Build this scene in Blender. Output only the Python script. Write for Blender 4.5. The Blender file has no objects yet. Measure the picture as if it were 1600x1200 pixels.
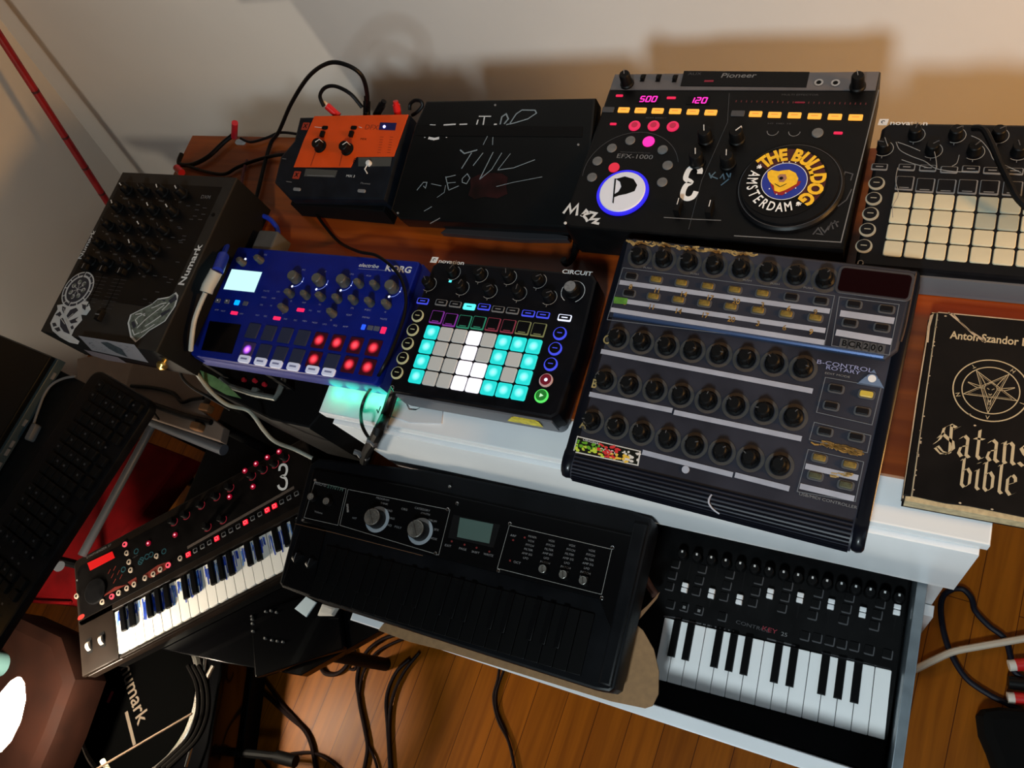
import bpy, math, random
from mathutils import Matrix, Vector
random.seed(7)
SC = bpy.context.scene
COL = SC.collection
PI = math.pi
# ------------------------------------------------------------------ camera, world, lights, exposure
F_PX = 1261.89
CAM = Vector((0.467584, -0.356058, 0.896476))
RC = Matrix(((0.895023627, -0.143420788, 0.422330657),
             (0.286355956, 0.910740169, -0.297577908),
             (-0.341954636, 0.387276158, 0.856203366)))
cd = bpy.data.cameras.new('camera'); cam = bpy.data.objects.new('camera', cd); COL.objects.link(cam)
cam.matrix_world = Matrix.Translation(CAM) @ RC.to_4x4()
cd.sensor_fit = 'HORIZONTAL'; cd.sensor_width = 36.0; cd.lens = 36.0 * F_PX / 1600.0; cd.clip_start = 0.02
SC.camera = cam
w = bpy.data.worlds.new('world'); SC.world = w; w.use_nodes = True
w.node_tree.nodes['Background'].inputs[0].default_value = (1.0, 0.84, 0.70, 1)
w.node_tree.nodes['Background'].inputs[1].default_value = 0.015
SC.view_settings.view_transform = 'Standard'; SC.view_settings.look = 'None'
SC.view_settings.gamma = 1.0; SC.view_settings.use_curve_mapping = False
SC.view_settings.exposure = 0.0

def area(name, loc, target, size, power, color, shape='DISK'):
    l = bpy.data.lights.new(name, 'AREA'); l.shape = shape; l.size = size; l.energy = power; l.color = color
    o = bpy.data.objects.new(name, l); COL.objects.link(o); o.location = loc
    o.rotation_euler = (Vector(target) - Vector(loc)).to_track_quat('-Z', 'Y').to_euler()
    return o
def point(name, loc, r, power, color):
    l = bpy.data.lights.new(name, 'POINT'); l.shadow_soft_size = r; l.energy = power; l.color = color
    o = bpy.data.objects.new(name, l); COL.objects.link(o); o.location = loc; return o
def spot(name, loc, target, r, power, color, cone, blend):
    l = bpy.data.lights.new(name, 'SPOT'); l.shadow_soft_size = r; l.energy = power; l.color = color; l.spot_size = math.radians(cone); l.spot_blend = blend
    o = bpy.data.objects.new(name, l); COL.objects.link(o); o.location = loc
    o.rotation_euler = (Vector(target) - Vector(loc)).to_track_quat('-Z', 'Y').to_euler(); return o
spot('ceiling_lamp', (0.42, -1.62, 1.52), (0.95, 0.45, 0.10), 0.17, 160.0, (0.82, 0.96, 1.0), 108, 1.0)   # shaded room lamp above and behind the camera
spot('warm_room_lamp', (1.72, -0.05, 0.55), (0.25, 0.60, 0.08), 0.12, 100.0, (1.0, 0.50, 0.14), 66, 0.6)         # warm lamp to the right of the desk
area('window_daylight', (1.5, -0.5, 1.3), (0.4, -0.3, -0.2), 0.7, 1.6, (0.50, 0.76, 1.0), 'SQUARE')
spot('floor_lamp', (-1.20, -0.80, 0.65), (-0.36, -0.72, -0.78), 0.10, 44.0, (1.0, 0.52, 0.12), 38, 0.7)   # shaded lamp at the left, aimed at the floor

# ------------------------------------------------------------------ pixel -> place helpers (1600 x 1200 frame)
def ray(p):
    return RC @ Vector(((p[0] - 800) / F_PX, -(p[1] - 600) / F_PX, -1.0))
def U(px, py, z=0.0):
    d = ray((px, py)); t = (z - CAM.z) / d.z; return CAM + d * t
def UYp(px, py, y):
    d = ray((px, py)); t = (y - CAM.y) / d.y; return CAM + d * t
def zp(ox, oy, s):
    return lambda x, y: (ox + x / s, oy + y / s)

# ------------------------------------------------------------------ materials
MATS = {}
def pm(name, rgb, rough=0.5, metal=0.0, var=0.0, scale=40.0, em=None, es=0.0, bump=0.0, coat=0.0, spec=0.5, trans=0.0, alpha=1.0):
    if name in MATS: return MATS[name]
    if max(rgb) < 0.035 and not em and name not in ('mixer_frame', 'navy_metal'): rgb = tuple(c * 0.32 for c in rgb); spec = min(spec, 0.16); coat *= 0.4
    m = bpy.data.materials.new(name); m.use_nodes = True; nt = m.node_tree; b = nt.nodes['Principled BSDF']
    b.inputs['Base Color'].default_value = (*rgb, 1); b.inputs['Roughness'].default_value = rough
    b.inputs['Metallic'].default_value = metal; b.inputs['Specular IOR Level'].default_value = spec
    b.inputs['Coat Weight'].default_value = coat
    b.inputs['Transmission Weight'].default_value = trans; b.inputs['Alpha'].default_value = alpha
    if var or bump:
        tc = nt.nodes.new('ShaderNodeTexCoord'); n = nt.nodes.new('ShaderNodeTexNoise')
        n.inputs['Scale'].default_value = scale; n.inputs['Detail'].default_value = 5
        nt.links.new(tc.outputs['Object'], n.inputs['Vector'])
        if var:
            mx = nt.nodes.new('ShaderNodeMixRGB'); mx.blend_type = 'MULTIPLY'; mx.inputs[0].default_value = 1
            mx.inputs[1].default_value = (*rgb, 1)
            rp = nt.nodes.new('ShaderNodeMapRange'); rp.inputs[1].default_value = 0.3; rp.inputs[2].default_value = 0.7
            rp.inputs[3].default_value = 1 - var; rp.inputs[4].default_value = 1 + var
            nt.links.new(n.outputs['Fac'], rp.inputs[0]); nt.links.new(rp.outputs[0], mx.inputs[2])
            nt.links.new(mx.outputs[0], b.inputs['Base Color'])
            r2 = nt.nodes.new('ShaderNodeMapRange'); r2.inputs[3].default_value = max(0.05, rough - 0.12); r2.inputs[4].default_value = min(1, rough + 0.12)
            nt.links.new(n.outputs['Fac'], r2.inputs[0]); nt.links.new(r2.outputs[0], b.inputs['Roughness'])
        if bump:
            bp = nt.nodes.new('ShaderNodeBump'); bp.inputs['Strength'].default_value = bump; bp.inputs['Distance'].default_value = 0.002
            nt.links.new(n.outputs['Fac'], bp.inputs['Height']); nt.links.new(bp.outputs[0], b.inputs['Normal'])
    if em:
        b.inputs['Emission Color'].default_value = (*em, 1); b.inputs['Emission Strength'].default_value = es
    MATS[name] = m; return m
def pad_mat(name, rgb, em, lo, hi, size, core=(1, 1, 1), mixc=0.5):
    # backlit rubber pad: the lamp under its middle is brighter (radial falloff of emitted light)
    m = pm(name, rgb, 0.5); nt = m.node_tree; b = nt.nodes['Principled BSDF']
    tc = nt.nodes.new('ShaderNodeTexCoord'); ln = nt.nodes.new('ShaderNodeVectorMath'); ln.operation = 'LENGTH'
    nt.links.new(tc.outputs['Object'], ln.inputs[0])
    mr = nt.nodes.new('ShaderNodeMapRange'); mr.interpolation_type = 'SMOOTHSTEP'
    mr.inputs[1].default_value = 0; mr.inputs[2].default_value = size; mr.inputs[3].default_value = hi; mr.inputs[4].default_value = lo
    nt.links.new(ln.outputs['Value'], mr.inputs[0]); nt.links.new(mr.outputs[0], b.inputs['Emission Strength'])
    mc = nt.nodes.new('ShaderNodeMixRGB'); mc.inputs[1].default_value = (*[c * mixc + d * (1 - mixc) for c, d in zip(core, em)], 1)
    mc.inputs[2].default_value = (*em, 1)
    m2 = nt.nodes.new('ShaderNodeMapRange'); m2.inputs[1].default_value = 0; m2.inputs[2].default_value = size * 0.9
    nt.links.new(ln.outputs['Value'], m2.inputs[0]); nt.links.new(m2.outputs[0], mc.inputs[0])
    nt.links.new(mc.outputs[0], b.inputs['Emission Color'])
    return m
def wood(name, c1, c2, scale, rough, rot=0.0, planks=None, coat=0.0):
    m = bpy.data.materials.new(name); m.use_nodes = True; nt = m.node_tree; b = nt.nodes['Principled BSDF']
    tc = nt.nodes.new('ShaderNodeTexCoord'); mp = nt.nodes.new('ShaderNodeMapping'); mp.inputs['Rotation'].default_value = (0, 0, rot)
    nt.links.new(tc.outputs['Object'], mp.inputs[0])
    m3 = nt.nodes.new('ShaderNodeMapping'); m3.inputs['Scale'].default_value = scale; nt.links.new(mp.outputs[0], m3.inputs[0])
    n = nt.nodes.new('ShaderNodeTexNoise'); n.inputs['Scale'].default_value = 1; n.inputs['Detail'].default_value = 8; n.inputs['Distortion'].default_value = 0.6
    nt.links.new(m3.outputs[0], n.inputs['Vector'])
    cr = nt.nodes.new('ShaderNodeValToRGB'); cr.color_ramp.elements[0].color = (*c1, 1); cr.color_ramp.elements[1].color = (*c2, 1)
    cr.color_ramp.elements[0].position = 0.32; cr.color_ramp.elements[1].position = 0.68
    nt.links.new(n.outputs['Fac'], cr.inputs[0]); out = cr.outputs[0]
    if planks:
        br = nt.nodes.new('ShaderNodeTexBrick'); br.inputs['Scale'].default_value = 1; br.inputs['Brick Width'].default_value = planks[0]
        br.inputs['Row Height'].default_value = planks[1]; br.inputs['Mortar Size'].default_value = 0.0009; br.inputs['Mortar Smooth'].default_value = 0.4
        br.inputs['Color1'].default_value = (0.90, 0.88, 0.86, 1); br.inputs['Color2'].default_value = (1.06, 1.05, 1.04, 1); br.inputs['Mortar'].default_value = (0.22, 0.15, 0.1, 1)
        nt.links.new(mp.outputs[0], br.inputs['Vector'])
        mx = nt.nodes.new('ShaderNodeMixRGB'); mx.blend_type = 'MULTIPLY'; mx.inputs[0].default_value = 1
        nt.links.new(out, mx.inputs[1]); nt.links.new(br.outputs['Color'], mx.inputs[2]); out = mx.outputs[0]
    nt.links.new(out, b.inputs['Base Color']); b.inputs['Roughness'].default_value = rough; b.inputs['Coat Weight'].default_value = coat
    b.inputs['Coat Roughness'].default_value = 0.15
    MATS[name] = m; return m

BLK = pm('black_plastic', (0.010, 0.010, 0.012), 0.42, var=0.3, scale=60)
BLK2 = pm('black_matte', (0.006, 0.006, 0.007), 0.6)
KNB = pm('knob_rubber', (0.007, 0.007, 0.008), 0.5)
WHT = pm('white_print', (0.62, 0.62, 0.62), 0.6)
GRYP = pm('grey_print', (0.16, 0.16, 0.165), 0.6)
DGRY = pm('dim_print', (0.05, 0.05, 0.055), 0.6)
SILV = pm('brushed_silver', (0.45, 0.45, 0.46), 0.3, 0.9, var=0.2, scale=200)
CHR = pm('chrome', (0.8, 0.8, 0.8), 0.12, 1.0)
KEYW = pm('key_white', (0.82, 0.82, 0.82), 0.35)
KEYB = pm('key_black', (0.006, 0.006, 0.007), 0.35)
CAB = pm('cable_black', (0.008, 0.007, 0.008), 0.45)

# ------------------------------------------------------------------ mesh builder
class MB:
    def __init__(s, M=None): s.v = []; s.f = []; s.mi = []; s.mats = []; s.M = M or Matrix.Identity(4)
    def m(s, mat):
        if mat not in s.mats: s.mats.append(mat)
        return s.mats.index(mat)
    def add(s, vs, fs, mat, M=None):
        T = s.M @ M if M else s.M
        b = len(s.v); s.v += [T @ Vector(v) for v in vs]; s.f += [[i + b for i in f] for f in fs]; s.mi += [s.m(mat)] * len(fs)
    def prism(s, poly, z0, z1, mat, ch=0.0, M=None, topmat=None):
        n = len(poly); cx = sum(p[0] for p in poly) / n; cy = sum(p[1] for p in poly) / n
        def ins(k):
            out = []
            for i in range(n):
                a = Vector(poly[i - 1]); b = Vector(poly[i]); c = Vector(poly[(i + 1) % n])
                e1 = (b - a); e2 = (c - b)
                if e1.length < 1e-9 or e2.length < 1e-9: out.append((b.x, b.y)); continue
                n1 = Vector((-e1.y, e1.x)).normalized(); n2 = Vector((-e2.y, e2.x)).normalized(); nn = n1 + n2
                if nn.length < 1e-6: nn = n1
                nn = nn.normalized(); d = max(0.35, nn.dot(n1)); q = b + nn * (k / d); out.append((q.x, q.y))
            return out
        area2 = sum(poly[i - 1][0] * poly[i][1] - poly[i][0] * poly[i - 1][1] for i in range(n))
        if area2 < 0: poly = list(reversed(poly))
        lay = [[(x, y, z0) for x, y in poly]]
        if ch > 0:
            lay.append([(x, y, z1 - ch) for x, y in poly])
            lay.append([(x, y, z1 - ch * 0.29) for x, y in ins(ch * 0.29)]); lay.append([(x, y, z1) for x, y in ins(ch)])
        else: lay.append([(x, y, z1) for x, y in poly])
        vs = [v for l in lay for v in l]; fs = [list(range(n - 1, -1, -1))]
        for k in range(len(lay) - 1):
            for i in range(n):
                j = (i + 1) % n; fs.append([k * n + i, k * n + j, (k + 1) * n + j, (k + 1) * n + i])
        s.add(vs, fs, mat, M); s.add(lay[-1], [list(range(n))], topmat or mat, M)
    def box(s, x0, x1, y0, y1, z0, z1, mat, ch=0.0, M=None): s.prism([(x0, y0), (x1, y0), (x1, y1), (x0, y1)], z0, z1, mat, ch, M)
    def flat(s, poly, z, mat, M=None):
        area2 = sum(poly[i - 1][0] * poly[i][1] - poly[i][0] * poly[i - 1][1] for i in range(len(poly)))
        if area2 < 0: poly = list(reversed(poly))
        s.add([(x, y, z) for x, y in poly], [list(range(len(poly)))], mat, M)
    def cyl(s, x, y, r, z0, z1, mat, n=24, ch=0.0, r2=None, M=None, topmat=None):
        if r2 is None: s.prism(circ(x, y, r, n), z0, z1, mat, ch, M, topmat)
        else: s.lathe([(r, z0), (r2, z1)], mat, n, (x, y), M)
    def lathe(s, prof, mat, n=24, c=(0, 0), M=None, cap=True):
        vs = []; fs = []
        for r, z in prof:
            for i in range(n): a = 2 * PI * i / n; vs.append((c[0] + r * math.cos(a), c[1] + r * math.sin(a), z))
        for k in range(len(prof) - 1):
            for i in range(n): j = (i + 1) % n; fs.append([k * n + i, k * n + j, (k + 1) * n + j, (k + 1) * n + i])
        if cap: fs.append(list(range(n - 1, -1, -1))); fs.append([(len(prof) - 1) * n + i for i in range(n)])
        s.add(vs, fs, mat, M)
    def ring(s, x, y, r0, r1, z, mat, n=32, a0=0.0, a1=2 * PI, M=None, th=0.0):
        full = abs(a1 - a0 - 2 * PI) < 1e-6; k = n if full else n + 1; vs = []; fs = []
        for i in range(k):
            a = a0 + (a1 - a0) * i / n
            vs.append((x + r0 * math.cos(a), y + r0 * math.sin(a), z)); vs.append((x + r1 * math.cos(a), y + r1 * math.sin(a), z))
        for i in range(n): j = (i + 1) % k; fs.append([2 * i, 2 * i + 1, 2 * j + 1, 2 * j])
        s.add(vs, fs, mat, M)
    def stroke(s, pts, wd, z, mat, closed=False, M=None):
        P = [Vector(p[:2]) for p in pts]; n = len(P); vs = []; fs = []
        if n < 2: return
        for i in range(n):
            if closed: a, c = P[i - 1], P[(i + 1) % n]
            else: a, c = P[max(0, i - 1)], P[min(n - 1, i + 1)]
            b = P[i]; d1 = (b - a); d2 = (c - b)
            if d1.length < 1e-9: d1 = d2
            if d2.length < 1e-9: d2 = d1
            n1 = Vector((-d1.y, d1.x)).normalized(); n2 = Vector((-d2.y, d2.x)).normalized(); nn = (n1 + n2)
            nn = n1 if nn.length < 1e-3 else nn.normalized(); k = wd / 2 / max(0.5, nn.dot(n1))
            vs.append((b.x + nn.x * k, b.y + nn.y * k, z)); vs.append((b.x - nn.x * k, b.y - nn.y * k, z))
        for i in range(n if closed else n - 1): j = (i + 1) % n; fs.append([2 * i, 2 * i + 1, 2 * j + 1, 2 * j])
        s.add(vs, fs, mat, M)
    def nib(s, pts, wd, ang, z, mat, M=None):
        # broad-nib pen stroke: the pen edge keeps its own angle
        h = Vector((math.cos(ang), math.sin(ang))) * (wd / 2)
        for a, b in zip(pts[:-1], pts[1:]):
            a = Vector(a); b = Vector(b); q = [a + h, b + h, b - h, a - h]; s.flat([(p.x, p.y) for p in q], z, mat, M)
    def tube(s, pts, r, mat, n=8, closed=False, r_end=None):
        P = [Vector(p) for p in pts]; vs = []; fs = []; m_ = len(P)
        t = (P[1] - P[0]).normalized(); up = Vector((0, 0, 1)) if abs(t.z) < 0.9 else Vector((1, 0, 0)); nrm = t.cross(up).normalized()
        for i in range(m_):
            t = (P[min(i + 1, m_ - 1)] - P[max(i - 1, 0)]).normalized(); nrm = (nrm - t * nrm.dot(t)).normalized(); bn = t.cross(nrm)
            rr = r if r_end is None else r + (r_end - r) * i / (m_ - 1)
            for k in range(n): a = 2 * PI * k / n; vs.append(P[i] + nrm * (rr * math.cos(a)) + bn * (rr * math.sin(a)))
        for i in range(m_ - 1):
            for k in range(n): j = (k + 1) % n; fs.append([i * n + k, i * n + j, (i + 1) * n + j, (i + 1) * n + k])
        fs.append(list(range(n - 1, -1, -1))); fs.append([(m_ - 1) * n + k for k in range(n)])
        s.add(vs, fs, mat)
    def text(s, txt, x, y, size, z, mat, rot=0.0, align='CENTER', sx=1.0, shear=0.0, bold=0.0, sp=1.0, M=None, valign='CENTER'):
        vs, fs = text_geo(txt, align, shear, bold, sp, valign)
        c, sn = math.cos(rot), math.sin(rot); out = []
        for a, b in vs:
            a *= size * sx; b *= size; out.append((x + a * c - b * sn, y + a * sn + b * c, z))
        s.add(out, fs, mat, M)
    def mesh(s, name, smooth=True):
        me = bpy.data.meshes.new(name); me.from_pydata([tuple(v) for v in s.v], [], s.f)
        for m_ in s.mats: me.materials.append(m_)
        me.polygons.foreach_set('material_index', s.mi); me.update()
        if smooth:
            me.polygons.foreach_set('use_smooth', [True] * len(me.polygons)); me.set_sharp_from_angle(angle=math.radians(32))
        return me
    def part(s, name, parent=None, B=None, label=None): return place(name, s.mesh(name), parent, B, label)
TG = {}
def text_geo(txt, align, shear, bold, sp, valign):
    k = (txt, align, shear, bold, sp, valign)
    if k not in TG:
        c = bpy.data.curves.new('t', 'FONT'); c.body = txt; c.align_x = align; c.align_y = valign; c.size = 1; c.shear = shear; c.offset = bold
        c.space_character = sp; c.resolution_u = 3; c.fill_mode = 'FRONT'
        o = bpy.data.objects.new('t', c); COL.objects.link(o); bpy.context.view_layer.update()
        me = bpy.data.meshes.new_from_object(o.evaluated_get(bpy.context.evaluated_depsgraph_get()))
        TG[k] = ([(v.co.x, v.co.y) for v in me.vertices], [list(p.vertices) for p in me.polygons])
        bpy.data.objects.remove(o); bpy.data.curves.remove(c); bpy.data.meshes.remove(me)
    return TG[k]
def circ(x, y, r, n=24, ry=None): return [(x + r * math.cos(2 * PI * i / n), y + (ry or r) * math.sin(2 * PI * i / n)) for i in range(n)]
def rr(w_, h_, r, n=4, cx=0, cy=0):
    o = []
    for (sx, sy, a) in ((1, 1, 0), (-1, 1, PI / 2), (-1, -1, PI), (1, -1, 3 * PI / 2)):
        for i in range(n + 1):
            t = a + PI / 2 * i / n; o.append((cx + sx * (w_ / 2 - r) + r * math.cos(t), cy + sy * (h_ / 2 - r) + r * math.sin(t)))
    return o
def place(name, me, parent=None, B=None, label=None):
    o = bpy.data.objects.new(name, me); COL.objects.link(o)
    if parent: o.parent = parent
    if B is not None: o.matrix_basis = B
    if label: o['label'] = label
    return o
def T(x, y, z=0.0, a=0.0): return Matrix.Translation((x, y, z)) @ Matrix.Rotation(a, 4, 'Z')
def tag(o, label, cat, group=None, kind=None):
    o['label'] = label; o['category'] = cat
    if group: o['group'] = group
    if kind: o['kind'] = kind
    return o
def struct(o): o['kind'] = 'structure'; return o
def smooth_path(pts, k=6):
    P = [Vector(p) for p in pts]; o = []
    for i in range(len(P) - 1):
        p0 = P[max(i - 1, 0)]; p1 = P[i]; p2 = P[i + 1]; p3 = P[min(i + 2, len(P) - 1)]
        for j in range(k):
            t = j / k; o.append(0.5 * ((2 * p1) + (p2 - p0) * t + (2 * p0 - 5 * p1 + 4 * p2 - p3) * t * t + (3 * p1 - p0 - 3 * p2 + p3) * t ** 3))
    o.append(P[-1]); return o
class Dev:
    """a device: an Empty at its base, and a (possibly sloping) panel frame in which its controls sit"""
    def __init__(s, name, label, cat, x, y, z, yaw=0.0, panel=None, group=None):
        e = bpy.data.objects.new(name, None); COL.objects.link(e); e.empty_display_size = 0.05
        s.W = Matrix.Translation((x, y, z)) @ Matrix.Rotation(yaw, 4, 'Z'); e.matrix_world = s.W
        s.root = tag(e, label, cat, group); s.P = panel or Matrix.Identity(4)
    def loc(s, p, h=0.0, P=None):
        A = (s.W @ (P or s.P)).inverted(); o = A @ CAM; d = A.to_3x3() @ ray(p); t = (h - o.z) / d.z; q = o + d * t
        return (q.x, q.y)
    def put(s, name, me, p, h=0.0, a=0.0, label=None, P=None, hh=None, parent=None):
        P = P or s.P; u, v = s.loc(p, h if hh is None else hh, P); return place(name, me, parent or s.root, P @ T(u, v, h, a), label)
    def at(s, name, me, u, v, h=0.0, a=0.0, label=None, P=None): return place(name, me, s.root, (P or s.P) @ T(u, v, h, a), label)
    def mb(s, P=None): return MB(P or s.P)

def knob_mesh(name, r, h, mat, ptr=None, pw=0.0012, flare=1.0, skirt=0.0, n=20, plen=1.0, topmat=None):
    b = MB()
    prof = [(r * flare, 0), (r * flare, h * 0.12), (r, h * 0.2), (r * 0.93, h * 0.9), (r * 0.8, h)]
    if skirt: b.cyl(0, 0, skirt, 0, h * 0.12, mat, n)
    b.lathe(prof, mat, n)
    if topmat: b.cyl(0, 0, r * 0.78, h, h + 0.0004, topmat, n)
    if ptr: b.box(-pw / 2, pw / 2, r * (1 - plen), r * 0.9, h, h + 0.0006, ptr); b.box(-pw / 2, pw / 2, r * 0.9, r * 1.0, h * 0.35, h + 0.0006, ptr)
    return b.mesh(name)
def cable(name, pts, r, mat, label, cat='cable', group=None, k=7):
    b = MB(); b.tube(smooth_path(pts, k), r, mat); return tag(b.part(name), label, cat, group)
def keybed(d, x0, yb, pitch, nw, wl, bl, wmat, bmat, pat=(1, 1, 0, 1, 1, 1, 0), h=0.0, bw=0.58, lift=0.006, gap=0.0007, P=None, blift=0.005):
    # nw white keys starting at x0 (left), back edge yb; keys run towards -y
    b = MB(); b.prism(rr(pitch - gap, wl, 0.0012, 2, 0, -wl / 2), 0, lift, wmat, 0.0008); wm = b.mesh('white_key')
    b = MB(); w2 = pitch * bw
    b.prism([(-w2 / 2, 0), (-w2 / 2, -bl), (w2 / 2, -bl), (w2 / 2, 0)], 0, lift + blift, bmat, 0.0012); bm = b.mesh('black_key')
    for i in range(nw): d.at('white_key', wm, x0 + pitch * (i + 0.5), yb, h, P=P)
    for i in range(nw - 1):
        if pat[i % 7]: d.at('black_key', bm, x0 + pitch * (i + 1), yb, h, P=P)
# ------------------------------------------------------------------ the room
FZ = -0.78
WALL = pm('wall_paint', (0.66, 0.64, 0.62), 0.85, var=0.04, scale=3, bump=0.15)
FLOOR = wood('floor_wood', (0.17, 0.047, 0.0015), (0.26, 0.078, 0.003), (60, 3.5, 1), 0.38, rot=math.radians(94), planks=(2.6, 0.066), coat=0.0)
FLOOR.node_tree.nodes['Principled BSDF'].inputs['Specular IOR Level'].default_value = 0.13
FLOOR.node_tree.nodes['Mapping.001'].inputs['Scale'].default_value = (3.5, 60, 1)
b = MB(); b.box(-2.4, 2.4, -3.2, 0.62, FZ - 0.03, FZ, FLOOR); struct(b.part('floor'))
b = MB(); b.box(-2.4, 2.4, 0.60, 0.70, FZ - 0.03, 1.7, WALL); struct(b.part('wall_back'))
# the left wall leans inwards like an attic wall
def wx(z): return -1.444 + 0.428 * (z - 0.0545)
b = MB(); zs = (FZ - 0.03, 0.9); v = []
for y in (-3.2, 0.62):
    for z in zs:
        for dx in (0, -0.1): v.append((wx(z) + dx, y, z))
b.add(v, [[0, 2, 6, 4], [1, 5, 7, 3], [0, 1, 3, 2], [4, 6, 7, 5], [0, 4, 5, 1], [2, 3, 7, 6]], WALL); struct(b.part('wall_left'))

# red pole leaning in the corner
RED = pm('red_paint', (0.26, 0.004, 0.008), 0.5, var=0.25, scale=30)
RDK = pm('red_dark_mark', (0.05, 0.002, 0.004), 0.6)
A = UYp(0, 57, 0.50); Bq = UYp(168, 316, 0.40); dv = (Bq - A)
b = MB(); e0 = A - dv * 0.6; e1 = A + dv * ((FZ + 0.004 - A.z) / dv.z)
b.tube([e0, e1], 0.0085, RED, 12)
for t in (0.28, 0.55, 0.75, 0.93): c = A + dv * t; b.tube([c - dv * 0.006, c + dv * 0.006], 0.0088, RDK, 12)
tag(b.part('red_pole'), 'long thin red pole leaning against the wall at far left', 'pole')

# ------------------------------------------------------------------ dresser with open drawer
LAC = pm('white_lacquer', (0.74, 0.75, 0.77), 0.32, var=0.05, scale=6)
RAIL = pm('grey_metal', (0.22, 0.26, 0.29), 0.35, 0.6, var=0.1)
BASEB = pm('drawer_inside', (0.35, 0.35, 0.36), 0.6)
X0, X1, YF, YB = -0.2465, 0.5705, -0.1355, 0.335
e = bpy.data.objects.new('dresser', None); COL.objects.link(e); e.location = (0.162, 0.1, FZ); I = Matrix.Translation((-0.162, -0.1, -FZ))
tag(e, 'white lacquered dresser whose second drawer stands pulled out', 'dresser')
b = MB(I); b.box(X0 - 0.012, X1 + 0.006, YF + 0.0065, YB, -0.030, -0.0085, LAC, 0.002); b.part('top_panel', e)
b = MB(I); b.box(X0 + 0.004, X0 + 0.022, YF + 0.018, YB, FZ, -0.030, LAC); b.part('side_panel', e)
b = MB(I); b.box(X1 - 0.022, X1 - 0.004, YF + 0.018, YB, FZ, -0.030, LAC); b.part('side_panel', e)
b = MB(I); b.box(X0 + 0.022, X1 - 0.022, YB - 0.008, YB, FZ, -0.03, LAC); b.part('back_panel', e)
b = MB(I); b.box(X0, X1, YF, YF + 0.017, -0.238, -0.032, LAC, 0.0015); b.part('drawer', e, label='closed top drawer front')
b = MB(I); b.box(X0, X1, YF, YF + 0.017, -0.735, -0.478, LAC, 0.0015); b.part('drawer', e, label='closed bottom drawer front')
b = MB(I); b.box(X0 + 0.022, X1 - 0.022, YF + 0.03, YF + 0.045, FZ, -0.737, LAC); b.part('plinth', e)
# open drawer
DZ0, DZ1 = -0.452, -0.252
b = MB(I); b.box(X0, X1, -0.389, -0.371, -0.474, DZ1, LAC, 0.0015); dr = b.part('drawer', e, label='pulled out drawer with a white front')
b = MB(I); b.box(0.5310, 0.5430, -0.371, 0.06, DZ0, DZ1, RAIL, 0.001); b.part('drawer_side', dr)
b = MB(I); b.box(-0.212, -0.197, -0.371, 0.06, DZ0, DZ1, RAIL, 0.001); b.part('drawer_side', dr)
b = MB(I); b.box(-0.197, 0.5310, -0.371, 0.06, DZ0, DZ0 + 0.008, BASEB); b.part('drawer_bottom', dr)
b = MB(I); b.box(-0.197, 0.5310, 0.045, 0.06, DZ0 + 0.008, DZ1 - 0.03, RAIL); b.part('drawer_back', dr)

# brown board lying on the dresser and reaching left
BRD = wood('board_wood', (0.13, 0.018, 0.001), (0.29, 0.055, 0.004), (2.2, 42, 4), 0.42, coat=0.15)
BRE = pm('board_edge', (0.34, 0.13, 0.05), 0.5, var=0.2)
b = MB(); b.prism([(-0.755, -0.0775), (0.80, -0.0775), (0.80, 0.336), (-0.755, 0.336)], -0.0083, 0.0, BRE, 0.0004, topmat=BRD)
tag(b.part('board'), 'long reddish brown wooden board lying on top of the white dresser', 'board')
# support under the board's left end
SUP = pm('dark_cabinet', (0.012, 0.010, 0.010), 0.5, var=0.3)
b = MB(); b.box(-0.66, -0.30, 0.02, 0.33, FZ, -0.0085, SUP, 0.003)
tag(b.part('cabinet'), 'dark cabinet left of the dresser carrying the end of the brown board', 'cabinet')

# ------------------------------------------------------------------ left desk with keyboard and laptop
DSK = pm('desk_dark', (0.010, 0.012, 0.013), 0.4, var=0.3); DEDG = pm('desk_edge_grey', (0.055, 0.068, 0.075), 0.4, var=0.2)
e = bpy.data.objects.new('desk', None); COL.objects.link(e); e.location = (-1.0, -0.6, FZ); I = Matrix.Translation((1.0, 0.6, -FZ))
tag(e, 'dark desk with a grey front edge along the left side', 'desk')
g = [U(192, 640, -0.03), U(48, 873, -0.03)]
dvv = (g[1] - g[0]).normalized(); c0 = g[0] - dvv * 0.01; c1 = g[1] + dvv * 0.75; nv = Vector((-dvv.y, dvv.x, 0)); nv = nv if nv.x < 0 else -nv
poly = [c0, c1, c1 + nv * 0.50, c0 + nv * 0.80]  # unseen left part extended to cast shade on the left wall
b = MB(I); b.prism([(p.x, p.y) for p in poly], -0.055, -0.03, DSK, 0.002); b.part('desktop', e)
b = MB(I); q = [c0, c1, c1 - nv * 0.018, c0 - nv * 0.018]; b.prism([(p.x, p.y) for p in q], -0.058, -0.0285, DEDG, 0.004); b.part('edge_strip', e)
for (s_, t_) in ((0.30, 0.60), (1.00, 0.06), (1.00, 0.42)):
    p = c0 + dvv * s_ + nv * t_; b = MB(I); b.cyl(p.x, p.y, 0.02, FZ, -0.055, DEDG, 16); b.part('leg', e)

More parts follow.
